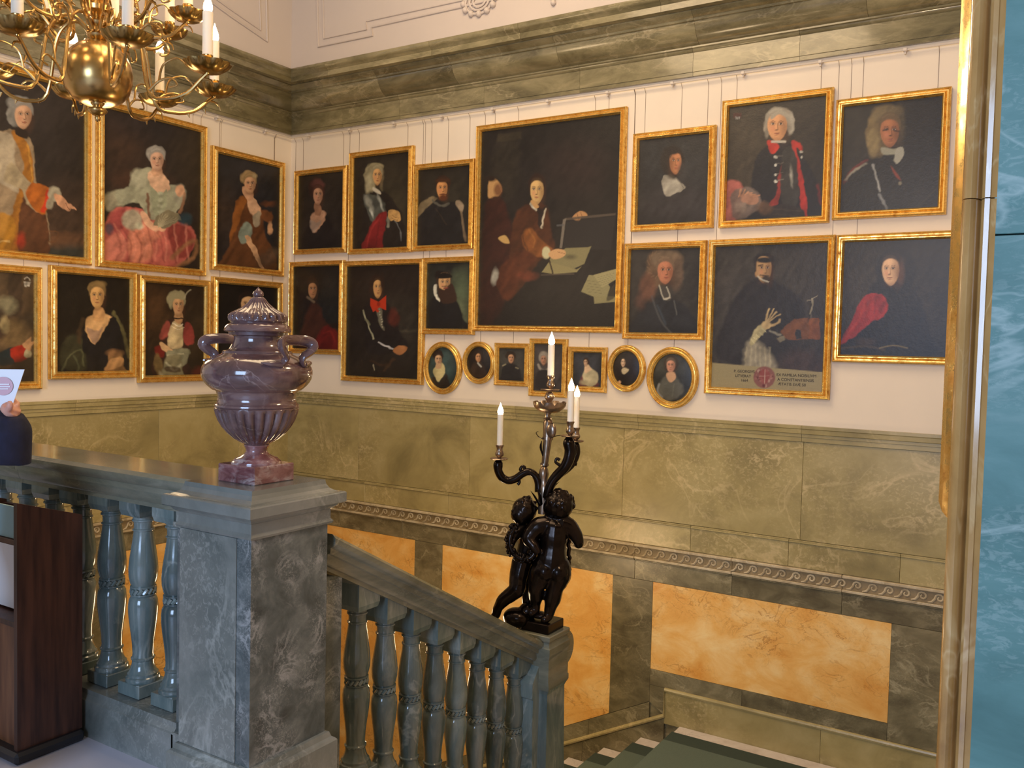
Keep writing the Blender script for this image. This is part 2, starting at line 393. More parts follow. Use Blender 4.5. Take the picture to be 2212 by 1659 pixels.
# orange panels, stiles and the sloping rail that follows the lower flight
def zs(x,off=0.0): return -1.238-.52*(3.517-x)+off
panR=[(.30,1.592),(1.897,3.520),(3.852,5.513)]
for a0,a1 in panR[:2]:
    wprism('R',[(a0,-.156),(a1,-.156),(a1,zs(a1)),(a0,zs(a0))],-.01,.003,'orange_panel',mOrange,dR)
wprism('R',[(3.852,-.157),(5.513,-.157),(5.513,-.814),(3.852,-.814)],-.01,.003,'orange_panel',mOrange,dR)
wprism('R',[(.0,-.157),(.298,-.157),(.298,zs(.3)),(0,zs(0))],-.01,.005,'stile',mBand,dR)
wprism('R',[(1.594,-.157),(1.895,-.157),(1.895,zs(1.895)),(1.594,zs(1.594))],-.01,.005,'stile',mBand,dR)
wprism('R',[(3.522,-.157),(3.850,-.157),(3.850,zs(3.850)),(3.522,zs(3.522))],-.01,.005,'stile',mBand,dR)
wprism('R',[(5.515,-.157),(XR,-.157),(XR,-.93),(5.515,-.93)],-.01,.005,'stile',mBand,dR)
for a0,a1 in ((3.852,4.55),(4.552,5.513)): wprism('R',[(a0,-.816),(a1,-.816),(a1,-.935),(a0,-.935)],-.01,.005,'slab',mBand,dR)
wprism('R',[(3.852,-.937),(3.97,-.937),(3.97,-1.14),(3.852,zs(3.852,-.003))],-.01,.005,'slab',mBand,dR)
rails=[0,.8,1.6,2.3,3.0,3.35,3.852]
for i in range(len(rails)-1):
    a0,a1=rails[i]+.001,rails[i+1]-.001
    wprism('R',[(a0,zs(a0,-.004)),(a1,zs(a1,-.004)),(a1,zs(a1,-.155)),(a0,zs(a0,-.155))],-.01,.005,'slab',mBand,dR)
def zb(x): return -1.142-.52*(3.975-x)
b=MB(); b.tube([wp('R',0,zb(0),.012),wp('R',3.975,-1.142,.012),wp('R',3.975,-.945,.012),wp('R',XR,-.945,.012)],.016,8,sub=1); b.build('skirting_bead',mWains,dR)
sk=[0,.9,1.8,2.6,3.3,3.975]
for i in range(5):
    a0,a1=sk[i]+.001,sk[i+1]-.001
    wprism('R',[(a0,zb(a0)),(a1,zb(a1)),(a1,zb(a1)-.62),(a0,zb(a0)-.62)],-.01,.010,'skirting_slab',mBand,dR)
for a0,a1 in ((3.977,5.1),(5.102,XR)): wprism('R',[(a0,-.95),(a1,-.95),(a1,-1.2),(a0,-1.2)],-.01,.014,'skirting_slab',mWains,dR)
for a0,a1 in ((-1.80,-.30),(-3.62,-2.10),(-5.4,-3.92)):
    wprism('L',[(a0,-.157),(a1,-.157),(a1,-2.7),(a0,-2.7)],-.01,.003,'orange_panel',mOrange,dL)
for a0,a1 in ((-.298,0),(-2.098,-1.802),(-3.918,-3.622)):
    wprism('L',[(a0,-.157),(a1,-.157),(a1,-2.7),(a0,-2.7)],-.01,.005,'stile',mBand,dL)
wbox('L',YL,0,-3.4,-2.702,-.01,.01,'slab',mBand,dL)

# marble cornice in three courses, every block its own piece, mitred in the corner
crn={}
for side,nm in (('R','trim_3'),('L','trim_4')):
    o=MB().box(wp(side,(0 if side=='R' else YL),3.55,-.02),wp(side,(XR if side=='R' else -.0),4.02,.004)).build(nm,mCorn); tag(o,'green-grey marble cornice',kind='structure'); crn[side]=o
FAS=[(0,3.537),(.026,3.537),(.026,3.565),(.032,3.566),(.032,3.700),(.045,3.706),(.05,3.722),(.062,3.727),(.062,3.738),(0,3.738)]
CAV=[(0,3.739),(.064,3.739),(.088,3.75),(.115,3.768),(.140,3.793),(.160,3.823),(.172,3.858),(.174,3.868),(.19,3.870),(.192,3.886),(.205,3.892),(.22,3.902),(.24,3.918),(.24,3.924),(0,3.924)]
TOP=[(0,3.925),(.30,3.925),(.30,3.968),(.306,3.972),(.312,3.985),(.325,3.99),(.335,4.004),(.338,4.018),(.338,4.032),(0,4.032)]
def course(side,prof,lst,name):
    for k in range(len(lst)-1):
        a0,a1=lst[k]+G/2,lst[k+1]-G/2; n=len(prof); b=MB(); A=[];B=[]
        for d,z in prof:
            s0=a0; s1=a1
            if side=='R' and lst[k]==0: s0=d
            if side=='L' and lst[k+1]==0: s1=-d
            A.append(wp(side,s0,z,d)); B.append(wp(side,s1,z,d))
        b.add(A+B,[tuple(range(n)),tuple(range(n,2*n))]+[(i,(i+1)%n,n+(i+1)%n,n+i) for i in range(n)])
        b.build(name,mCorn,crn[side],smooth=50)
course('R',FAS,[0,.685,1.353,2.246,3.133,4.044,4.792,XR],'cornice_block')
course('R',CAV,[0,.592,1.22,2.015,2.996,4.10,5.228,XR],'cornice_block')
course('R',TOP,[0,.75,1.9,2.75,3.9,5.0,XR],'cornice_block')
course('L',FAS,[YL,-5.6,-4.4,-3.1,-1.9,-1.02,0],'cornice_block')
course('L',CAV,[YL,-6,-4.7,-3.4,-2.2,-.9,0],'cornice_block')
course('L',TOP,[YL,-6.2,-5,-3.6,-2.4,-1.2,0],'cornice_block')
# white stucco cove above
cv=MB(); cv.box((.0,-.32,4.03),(XR,-.0,5.6)); cv.box((0,YL,4.03),(.32,-.32,5.6)); cv=cv.build('ceiling',mCove); tag(cv,'white stucco cove above the cornice',kind='structure')
def cvm(side,pix,r=.012):
    ax,val=(1,-.325) if side=='R' else (0,.325)
    MB().tube([at(u,v,ax,val) for u,v in pix],r,8,sub=1).build('stucco_moulding',mCove,cv,smooth=True)
cvm('R',[(684,-60),(688,101),(806,76),(803,58),(1000,14),(1080,-5)],.010)
cvm('R',[(696,-60),(699.5,83.5),(793,63),(790.6,45.6),(1000,0)],.007)
cvm('L',[(574,-60),(577,90),(500,36),(420,-22)],.010)
cvm('L',[(558,-60),(563,66),(498,20),(440,-22)],.007)
p=at(1035,2,1,-.33); b=MB()
for r_,k in ((.10,1),(.07,1.0),(.045,1.0)): b.tube([(p[0]+r_*math.cos(t)*1.3,-.33,p[2]+r_*math.sin(t)) for t in [2*PI*i/16 for i in range(16)]],.010,6,sub=1,closed=True)
for i in range(7):
    t=-PI*i/6; b.ball((p[0]+.15*math.cos(t),-.33,p[2]+.10*math.sin(t)),.026,8,6)
b.build('stucco_shell_rosette',mCove,cv,smooth=True)
p=at(1195,6,1,-.33); MB().ball((p[0],-.33,p[2]),.022,8,6).ball((p[0],-.33,p[2]+.05),.03,8,6).build('stucco_drop',mCove,cv,smooth=True)
# picture rail: thin white rod on little brackets
for side,nm,lst in (('R','trim_5',[.25+.52*i for i in range(12)]),('L','trim_6',[-.35-.55*i for i in range(12)])):
    a0,a1=(0.03,XR) if side=='R' else (YL,-.03)
    o=MB().tube([wp(side,a0,3.505,.035),wp(side,a1,3.505,.035)],.0055,6,sub=1).build(nm,mRod,smooth=True); tag(o,'thin white picture-hanging rod',kind='structure')
    for a in lst:
        b=MB(); b.box(wp(side,a-.012,3.497,0),wp(side,a+.012,3.517,.044),.002); b.box(wp(side,a-.005,3.482,.01),wp(side,a+.005,3.50,.03)); b.build('rail_bracket',mRod,o)

# hall floor and lower floor
f=MB().box((-.1,-12,-.25),(4.15,-4.06,0)).box((4.15,-12,-.25),(9,-4.05,0)).build('floor',mFloor); tag(f,kind='structure')
f2=MB().box((-.1,-7.5,-3.7),(9,.1,-3.43)).build('floor_lower',mBand); tag(f2,kind='structure')
MB().box((-.1,-4.05,-3.43),(4.1,-3.9,-.25)).build('wall_below_hall',mBand).__setitem__('kind','structure')

# arch pier at the right: slab face towards the hall, moulded edge
pier=MB().box((6.300,-4.27,-.0),(9.0,-3.95,4.9)).build('wall_pier',mTeal); tag(pier,'blue-green marble pier at the right',kind='structure')
zj=at(2133,508,1,-4.3)[2]
for z0,z1 in ((0,zj-.0015),(zj+.0015,4.9)): MB().box((6.292,-4.30,z0),(9.0,-4.27,z1),.0012).build('slab',mTeal,pier)
JP=[(6.296,-4.30),(6.2865,-4.302),(6.2855,-4.308),(6.277,-4.308),(6.2765,-4.300),(6.2715,-4.296),(6.2710,-4.288),(6.2695,-4.285),(6.266,-4.298),(6.2615,-4.306),(6.255,-4.311),(6.248,-4.310),(6.2425,-4.305),(6.2395,-4.297),(6.239,-4.280),(6.2365,-4.275),(6.2365,-4.0),(6.30,-4.0)]
zs1=at(2075,432,1,-4.3)[2]
for z0,z1 in ((0.,zs1-.001),(zs1+.001,4.9)):
    n=len(JP); b=MB(); b.add([(x,y,z0) for x,y in JP]+[(x,y,z1) for x,y in JP],[tuple(range(n)),tuple(range(n,2*n))]+[(i,(i+1)%n,n+(i+1)%n,n+i) for i in range(n)])
    b.build('marble_moulding',mJamb,pier,smooth=40)
ws=MB().box((6.30,-3.99,-1.3),(6.42,.12,5.6)).build('wall_side',mPlaster); tag(ws,kind='structure')

# ------------------------------------------------------------------ stairs
st=empty('staircase',(4.1,-1.0,-3.43)); tag(st,'marble staircase with a half landing turning down along the picture wall','staircase')
ZL=-1.19; RI=.16; TR=.305
def stepbox(b,x0,x1,y0,y1,z): b.box((x0,y0,z-.03),(x1,y1,z),.004); b.box((x0+.015,y0,z-.5),(x1,y1,z-.03))
b=MB(); b.box((4.10,-1.90,ZL-.03),(6.29,-.016,ZL),.003); b.box((4.20,-2.12,ZL-.03),(6.29,-1.90,ZL),.003); b.box((4.12,-1.90,ZL-.3),(6.29,-.016,ZL-.03)); b.build('landing',mWhiteM,st)
for i in range(1,14):
    x1=4.10-TR*(i-1)+.02; x0=4.10-TR*i; z=ZL-RI*i
    b=MB(); b.box((x0,-1.90,z-.03),(x1,-.016,z),.003); b.box((x0+.018,-1.90,z-.19),(x1,-.016,z-.03)); b.build('step',mWhiteM,st)
for i in range(1,7):
    y0=-3.98+.305*(i-1)-.02; y1=-3.98+.305*i+.0; z=-.17*i
    b=MB(); b.box((4.16,y0,z-.03),(6.29,y1,z),.003); b.box((4.16,y0,z-.2),(6.29,y1-.018,z-.03)); b.build('step',mWhiteM,st)
# carpet: tread and riser faces of a runner, with a darker woven border
def runner(y0,y1,mat,name,par,lift=.006):
    prof=[(6.27,ZL)]; 
    for i in range(0,14):
        x=4.10-TR*i; prof+=[(x-.008,ZL-RI*i),(x-.008,ZL-RI*(i+1))]
    b=MB(); P=[(x,z+lift) for x,z in prof]; n=len(P)
    b.add([(x,y0,z) for x,z in P]+[(x,y1,z) for x,z in P]+[(x,y0,z-.005) for x,z in P]+[(x,y1,z-.005) for x,z in P],
      [(i,i+1,n+i+1,n+i) for i in range(n-1)]+[(2*n+i,2*n+i+1,i+1,i) for i in range(n-1)]+[(n+i,n+i+1,3*n+i+1,3*n+i) for i in range(n-1)])
    return b.build(name,mat,par)
cp=empty('stair_carpet',(5,-1,ZL)); tag(cp,'dull green carpet runner with a darker border laid down the stairs','carpet')
runner(-1.66,-.30,mCarpet,'carpet_field',cp); runner(-.30,-.145,mCarpetB,'carpet_border',cp); runner(-1.80,-1.66,mCarpetB,'carpet_border',cp)
rebase(cp); rebase(st)

# ------------------------------------------------------------------ balustrades
BP=[(88,1225),(91,1214),(88,1203),(80,1198),(81,1185),(72,1176),(64,1160),(58,1140),(56,1122),(62,1116),(63,1109),(56,1103),(54,1085),(57,1040),(63,990),(72,930),(77,880),(78,845),(74,812),(64,792),(61,789),(68,787),(68,781),(58,778),(58,751),(68,748),(68,742),(61,739),(67,728),(75,695),(77,655),(73,610),(63,545),(54,490),(51,462),(57,458),(57,452),(50,448),(50,425),(53,414),(60,410),(60,403),(55,399),(55,392),(63,388),(63,380)]
BP=[(r*.00072,(1225-y)*.00078) for r,y in BP]
bal_me=MB().lathe(BP,28).mesh('baluster_mesh',mBal,35)
def rope_mesh():
    b=MB(); zc=(1225-765)*.00078; R0=.0425
    for k in range(15):
        t=2*PI*k/15; pts=[]
        for s in (-1,0,1): tt=t+s*.17; pts.append((R0*math.cos(tt),R0*math.sin(tt),zc+s*.0095))
        b.tube(pts,.0078,6,sub=2)
    return b.mesh('rope_ring_mesh',mBal,True)
rope_me=rope_mesh()
plin_me=MB().box((-.066,-.066,-.05),(.066,.066,.0),.003).mesh('baluster_plinth_mesh',mBal)
def block_mesh(sl):
    b=MB(); h=.060; v=[]; zt=(1225-380)*.00078
    for z,(x) in ((0,.058),(.022,.064)):
        for sx,sy in ((-1,-1),(1,-1),(1,1),(-1,1)): v.append((sx*x,sy*x,zt+z))
    for sx,sy in ((-1,-1),(1,-1),(1,1),(-1,1)): v.append((sx*.064,sy*.064,zt+h+.02-sl*sy*.064))
    b.add(v,[(0,1,2,3),(8,9,10,11)]+[(k*4+i,k*4+(i+1)%4,(k+1)*4+(i+1)%4,(k+1)*4+i) for k in (0,1) for i in range(4)]); return b.mesh('baluster_block_mesh',mBal)
blk0=block_mesh(0); blk1=block_mesh(.53)
def baluster(par,x,y,z,blk):
    o=link('baluster',bal_me,par,(x,y,z)); 
    for nm,me in (('rope_ring',rope_me),('baluster_plinth',plin_me),('baluster_block',blk)): link(nm,me,o)
    return o
# level balustrade along the hall
lb=empty('landing_balustrade',(2,-3.98,0)); tag(lb,'level grey-green marble balustrade left of the urn pedestal','balustrade')
b=MB(); prof=[(.13,0),(.13,.145),(.125,.15),(.115,.165),(.115,.183),(-.115,.183),(-.115,.165),(-.13,.15),(-.13,0)]
for x0,x1 in ((-.0,1.6),(1.602,3.0),(3.002,3.712)):
    n=len(prof); q=MB(); q.add([(x0,-3.97-d,z) for d,z in prof]+[(x1,-3.97-d,z) for d,z in prof],[tuple(range(n)),tuple(range(n,2*n))]+[(i,(i+1)%n,n+(i+1)%n,n+i) for i in range(n)]); q.build('base_course',mPed,lb)
RP=[(-.075,0),(-.075,.016),(-.085,.02),(-.095,.036),(-.097,.06),(-.110,.064),(-.112,.085),(-.125,.09),(-.135,.105),(-.135,.125),(-.12,.138),(.12,.138),(.135,.125),(.135,.105),(.125,.09),(.112,.085),(.110,.064),(.097,.06),(.095,.036),(.085,.02),(.075,.016),(.075,0)]
for x0,x1 in ((0,1.5),(1.502,2.62),(2.622,3.80)):
    n=len(RP); q=MB(); q.add([(x0,-3.965+d,.948+z) for d,z in RP]+[(x1,-3.965+d,.948+z) for d,z in RP],[tuple(range(n)),tuple(range(n,2*n))]+[(i,(i+1)%n,n+(i+1)%n,n+i) for i in range(n)]); q.build('handrail',mRail,lb,smooth=35)
for k in range(17): baluster(lb,3.566-.204*k,-3.975,.235,blk0)
rebase(lb)
# sloping balustrade of the upper flight
sb=empty('stair_balustrade',(4.0,-2.9,-.6)); tag(sb,'sloping grey-green marble balustrade descending from the urn pedestal','balustrade')
XB=4.005; SLP=.528
def zr(y): return .211-.577+.577-SLP*(y+3.441)   # height of the rope ring
def slope_sweep(prof,y0,y1,zf,name,mat,x=XB,par=sb):
    n=len(prof); q=MB(); q.add([(x+d,y0,zf(y0)+z) for d,z in prof]+[(x+d,y1,zf(y1)+z) for d,z in prof],[tuple(range(n)),tuple(range(n,2*n))]+[(i,(i+1)%n,n+(i+1)%n,n+i) for i in range(n)]); return q.build(name,mat,par,smooth=35)
zring=(1225-765)*.00078
for k in range(8): baluster(sb,XB,-3.441+.1767*k,zr(-3.441+.1767*k)-zring,blk1)
slope_sweep(RP,-3.72,-2.135,lambda y: zr(y)+.378,'handrail',mRail)
slope_sweep([(-.12,-.5),(.12,-.5),(.12,0),(-.12,0)],-3.72,-2.17,lambda y: zr(y)-zring-.062,'string_course',mPed)
rebase(sb)

# ------------------------------------------------------------------ pedestal
PX,PY=3.970,-3.950
pd=empty('urn_pedestal',(PX,PY,0)); tag(pd,'square grey-green marble pedestal with moulded cap carrying the urn','pedestal')
def sqstack(prof,cx_=PX,cy_=PY):
    b=MB(); v=[];fs=[]
    for h,z in prof:
        for sx,sy in ((-1,-1),(1,-1),(1,1),(-1,1)): v.append((cx_+sx*h,cy_+sy*h,z))
    m=len(prof)
    for k in range(m-1):
        for i in range(4): j=(i+1)%4; fs.append((k*4+i,k*4+j,(k+1)*4+j,(k+1)*4+i))
    fs.append((3,2,1,0)); fs.append(((m-1)*4,(m-1)*4+1,(m-1)*4+2,(m-1)*4+3)); return b.add(v,fs)
sqstack([(.212,0),(.212,.118),(.205,.126),(.196,.132),(.190,.150),(.180,.152)]).build('plinth',mPed,pd)
# shaft: front face smooth grey slab, side face mottled slab
MB().box((PX-.179,PY-.178,.152),(PX+.178,PY+.179,.925)).build('shaft',mPedM,pd)
MB().box((PX-.182,PY-.183,.153),(PX+.110,PY-.178,.924),.001).build('shaft_slab',mPed,pd)
sqstack([(.182,.925),(.190,.928),(.194,.936),(.188,.944),(.186,.947),(.186,.980),(.192,.984),(.200,.992),(.206,1.000),(.222,1.004),(.226,1.008),(.226,1.040),(.222,1.044),(.212,1.045)]).build('cap',mPed,pd)
sqstack([(.206,1.045),(.195,1.049),(.182,1.058),(.174,1.072),(.171,1.088)]).build('cap_cavetto',mPed,pd)
# half pilasters where the balustrades meet it
MB().box((3.700,-4.075,0.152),(3.80,-3.86,.905)).build('half_pilaster',mPedM,pd)
b=MB(); b.box((3.690,-4.09,.905),(3.80,-3.85,.925),.003); b.box((3.676,-4.115,.985),(3.80,-3.83,1.02),.004); b.box((3.697,-4.08,.925),(3.80,-3.86,.985)); b.build('half_pilaster_cap',mPed,pd)
MB().box((3.700,-4.10,0),(3.80,-3.84,.152),.003).build('half_pilaster_base',mPed,pd)
MB().box((3.885,-3.775,-.35),(4.125,-3.665,.70)).build('half_pilaster',mPedM,pd)
rebase(pd)
# ------------------------------------------------------------------ newel
NX,NY=4.070,-2.035
nw=empty('newel_post',(NX,NY,ZL)); tag(nw,'green marble newel post with rolled scroll top under the bronze group','newel post')
b=sqstack([(.125,ZL),(.125,ZL+.25),(.108,ZL+.27),(.098,-.60),(.094,-.25),(.100,-.235),(.106,-.225)],NX,NY); b.build('shaft',mBal,nw)
# front bracket on the camera side
q=[(NY-.20,-1.19),(NY-.20,-.95),(NY-.165,-.90),(NY-.16,-.75),(NY-.15,-.62),(NY-.16,-.40),(NY-.155,-.27),(NY-.165,-.26),(NY-.165,-.18),(NY-.10,-.10),(NY-.0,-.10),(NY,-1.19)]
b=MB(); n=len(q); b.add([(NX-.07,y,z) for y,z in q]+[(NX+.045,y,z) for y,z in q],[tuple(range(n)),tuple(range(n,2*n))]+[(i,(i+1)%n,n+(i+1)%n,n+i) for i in range(n)]); b.build('console_bracket',mBal,nw)
b=sqstack([(.106,-.225),(.110,-.215),(.110,-.19),(.103,-.18),(.103,-.06),(.108,-.045),(.112,-.03),(.112,.0),(.104,.008),(.100,.03),(.106,.036),(.110,.045),(.110,.062),(.106,.066)],NX,NY); b.build('cap',mRail,nw,smooth=35)
# scroll drum at the far side
b=MB(); n=20; v=[];fs=[]
for x in (NX-.10,NX+.10):
    for i in range(n):
        t=2*PI*i/n; v.append((x,NY+.085+.095*math.cos(t),-.045+.095*math.sin(t)))
fs=[tuple(range(n)),tuple(range(n,2*n))]+[(i,(i+1)%n,n+(i+1)%n,n+i) for i in range(n)]
b.add(v,fs); b.box((NX-.085,NY+.08,-.25),(NX+.085,NY+.155,-.07),.01); b.build('scroll',mRail,nw,smooth=35)
rebase(nw)
# ================================================================== THINGS
def organic(b,name,mat,parent,voxel=.006,it=4,fac=.5):
    me=b.mesh('tmp',mat); o=bpy.data.objects.new('tmp',me); COL.objects.link(o)
    r=o.modifiers.new('r','REMESH'); r.mode='VOXEL'; r.voxel_size=voxel; r.use_smooth_shade=True
    s=o.modifiers.new('s','SMOOTH'); s.factor=fac; s.iterations=it
    dg=bpy.context.evaluated_depsgraph_get(); me2=bpy.data.meshes.new_from_object(o.evaluated_get(dg)); me2.name=name
    bpy.data.objects.remove(o); me2.materials.clear(); me2.materials.append(mat)
    me2.polygons.foreach_set('use_smooth',[True]*len(me2.polygons))
    return link(name,me2,parent)

# ------------------------------------------------------------------ urn
UZ=1.088
ur=empty('marble_urn',(PX,PY,UZ)); tag(ur,'lidded purple-brown marble urn with two handles standing on the pedestal','urn')
K=1/3.3167*3.192/FPX*1.0   # metres per measured unit at the urn
def uz(y): return UZ+(1508-y)*K*.998
def prof(l,cut=None): return [(r*K,uz(y)) for y,r in l]
c2=(PX,PY,0)
def flute(n,amp,y0,y1,soft=1):
    z0,z1=sorted((uz(y0),uz(y1)))
    def f(t,k,z):
        if z<=z0 or z>=z1: return 1.
        s=min(1,(z-z0)/(z1-z0)*6,(z1-z)/(z1-z0)*9)
        return 1-amp*s*(1-abs(math.sin(t*n/2))**.8)
    return f
def dens(l,m=5):
    o=[]
    for (a,b),(c,d) in zip(l[:-1],l[1:]):
        for i in range(m): o.append((a+(c-a)*i/m,b+(d-b)*i/m))
    return o+[l[-1]]
MB().box((PX-.093,PY-.093,UZ),(PX+.093,PY+.093,UZ+.063),.003).build('foot_block',mUrnB,ur)
MB().lathe(prof([(1398,160),(1394,172),(1382,176),(1368,172),(1360,160),(1352,152),(1346,148),(1334,118),(1318,88),(1300,76),(1285,75),(1272,80),(1262,86),(1256,90),(1250,88)]),48,c2).build('foot',mUrnB,ur,smooth=40)
MB().lathe(prof(dens([(1250,84),(1235,110),(1205,160),(1165,205),(1120,242),(1075,268),(1030,285),(1000,293),(986,294),(980,285)],4)),144,c2,flute(24,.10,1245,984)).build('gadrooned_bowl',mUrn,ur,smooth=70)
MB().lathe(prof([(980,286),(972,292),(962,290),(955,281),(945,275),(935,270),(915,270),(890,274),(868,282),(862,290),(858,306),(845,322),(825,344),(800,364),(775,377),(745,383),(715,382),(690,373),(665,354),(640,322),(620,285),(607,252),(600,242),(590,240),(582,236),(578,205),(570,192),(550,175),(520,165),(490,162),(478,166),(472,176),(470,196),(448,200)]),64,c2).build('body',mUrn,ur,smooth=40)
MB().lathe(prof([(450,200),(448,222),(440,232),(428,230),(410,222),(396,208),(390,196),(384,186),(378,190)]),64,c2).build('lid_rim',mUrn,ur,smooth=40)
MB().lathe(prof(dens([(378,190),(370,203),(350,208),(330,204),(312,184),(298,158),(280,122),(262,98),(240,72),(218,56),(204,44),(198,36)],4)),128,c2,flute(22,.14,376,205)).build('gadrooned_lid',mUrn,ur,smooth=70)
MB().lathe(prof([(198,28),(192,34),(186,38),(175,38),(162,32),(150,20),(140,10),(128,1)]),32,c2).build('finial',mUrn,ur,smooth=50)
for sg in (1,-1):
    b=MB(); rr=.175*sg
    Z=lambda y: uz(y)
    pts=[(PX+rr*1.00,PY-.052,Z(668)),(PX+rr*1.02,PY-.040,Z(640)),(PX+rr*1.06,PY-.040,Z(610)),(PX+rr*1.12,PY-.058,Z(580)),(PX+rr*1.14,PY-.074,Z(545)),(PX+rr*1.10,PY-.066,Z(512)),(PX+rr*1.04,PY-.03,Z(500)),(PX+rr*1.02,PY+.03,Z(500)),(PX+rr*1.08,PY+.066,Z(512)),(PX+rr*1.14,PY+.074,Z(545)),(PX+rr*1.12,PY+.058,Z(580)),(PX+rr*1.06,PY+.040,Z(610)),(PX+rr*1.02,PY+.040,Z(640)),(PX+rr*1.0,PY+.052,Z(668))]
    b.tube(pts,[.012,.014,.015,.016,.017,.017,.017,.017,.017,.017,.016,.015,.014,.012],8,flat=(1.25,.8),sub=3)
    b.tube([(PX+rr*1.0,PY-.05,Z(668)),(PX+rr*.93,PY-.085,Z(662)),(PX+rr*.83,PY-.115,Z(655))],[.016,.014,.004],8,flat=(1,.7))
    b.tube([(PX+rr*1.0,PY+.05,Z(668)),(PX+rr*.93,PY+.085,Z(662)),(PX+rr*.83,PY+.115,Z(655))],[.016,.014,.004],8,flat=(1,.7))
    b.build('handle',mUrn,ur,smooth=60)
rebase(ur)

# ------------------------------------------------------------------ bronze candelabra
DN=float((np.array([NX,NY,.5])-C0)@FW)
MP=DN/FPX
cz=.066
cd=empty('bronze_candelabra',(NX,NY,cz)); tag(cd,'dark bronze candelabra of two child figures holding four lit candles on the newel post','candelabra')
def cp_(u,v,dd=0): return atd(u,v,DN+dd)
def fig(parts,balls=(),**k):
    b=MB()
    for k_,pts in enumerate(parts):
        f_=1.10 if k_==0 else 1.28
        b.tube([cp_(u,v,d) for u,v,d,r in pts],[r*MP*f_ for u,v,d,r in pts],12,sub=4)
        for q in (0,-1): u,v,d,r=pts[q]; b.ball(cp_(u,v,d),r*MP*f_*.98,14,10)
    for u,v,d,r in balls: b.ball(cp_(u,v,d),r*MP*1.06,16,12)
    return b
MB().box((NX-.085,NY-.085,cz),(NX+.085,NY+.085,cz+.052),.004).build('base_plinth',mBronze,cd)
b=MB(); b.ball(cp_(1116,1334,.02),27*MP,20,14,(1.15,1,.8)); b.ball(cp_(1140,1320,.03),20*MP,16,12); b.ball(cp_(1165,1328,.0),16*MP,16,12,(1.4,1,.5)); b.ball(cp_(1100,1345,.02),12*MP,12,8)
organic(b,'rock_base',mBronze,cd,.006,3)
# putto seen from behind (right)
o=fig([[(1201,1120,-.03,14),(1199,1136,-.03,24),(1197,1158,-.03,27),(1195,1180,-.03,25),(1192,1205,-.03,29),(1190,1226,-.03,28)],
       [(1178,1224,-.03,22),(1170,1240,-.035,21),(1163,1258,-.04,17),(1158,1272,-.045,13),(1158,1288,-.03,12.5),(1157,1306,-.02,8.5),(1156,1318,-.02,8),(1148,1324,-.03,7)],
       [(1204,1226,-.03,23),(1206,1243,-.035,22),(1203,1258,-.04,18),(1199,1272,-.045,14),(1194,1292,-.035,14.5),(1188,1316,-.03,10),(1185,1330,-.03,8),(1177,1338,-.05,7.5)],
       [(1182,1133,-.03,15),(1164,1137,-.03,16),(1150,1150,-.04,14),(1142,1164,-.05,11.5),(1152,1178,-.07,9.5),(1160,1190,-.08,7)],
       [(1214,1132,-.03,17),(1228,1137,-.03,15),(1242,1154,-.03,12.5),(1250,1174,-.03,9),(1240,1158,.03,9),(1230,1135,.06,9),(1222,1118,.07,7)]],
      [(1207,1091,-.03,30),(1200,1096,-.02,26),(1185,1100,0,13),(1177,1234,-.062,20),(1206,1236,-.062,21),(1184,1075,-.02,9),(1177,1092,.01,5)])
for i in range(34):
    a=random.uniform(0,2*PI); e=random.uniform(-.2,1.5); rr=29*MP
    c=cp_(1209,1090,-.03); d=(math.cos(a)*math.cos(e),math.sin(a)*math.cos(e),math.sin(e)); o.ball((c[0]+rr*d[0],c[1]+rr*d[1],c[2]+rr*d[2]),random.uniform(5,8)*MP,8,6)
organic(o,'child_figure',mBronze,cd,.005,3)
# putto facing left, holding the garland
o=fig([[(1138,1130,.05,12),(1142,1148,.05,21),(1144,1170,.05,22),(1140,1192,.05,22),(1134,1212,.05,21)],
       [(1128,1214,.03,18),(1123,1235,.02,17),(1119,1256,.0,15.5),(1117,1272,-.02,14.5),(1104,1284,-.01,13),(1088,1296,.0,11.5),(1076,1313,.02,8.5),(1072,1326,.03,8),(1068,1333,.03,7)],
       [(1142,1214,.07,18),(1146,1240,.07,16),(1146,1268,.07,13),(1142,1290,.07,12),(1138,1312,.06,8)],
       [(1128,1140,.03,13),(1116,1150,.01,11),(1106,1164,-.01,9),(1101,1178,-.02,8)],
       [(1156,1142,.06,14),(1168,1160,.05,11),(1160,1184,.0,9),(1148,1194,-.03,8)]],
      [(1133,1101,.03,26),(1124,1111,.015,20),(1116,1116,.0,9),(1127,1122,.0,11),(1111,1113,-.012,5.0),(1107,1104,.0,3.2),(1119,1102,-.012,5),(1109,1104,-.004,4.5),(1116,1124,-.005,5),(1120,1130,.0,6),(1140,1112,.01,9),(1146,1106,-.0,5)])
for i in range(26):
    a=random.uniform(0,2*PI); e=random.uniform(.1,1.5); rr=25*MP
    c=cp_(1135,1099,.03); d=(math.cos(a)*math.cos(e),math.sin(a)*math.cos(e),math.sin(e)); o.ball((c[0]+rr*d[0],c[1]+rr*d[1],c[2]+rr*d[2]),random.uniform(4,6)*MP,8,6)
organic(o,'child_figure',mBronze,cd,.005,2)
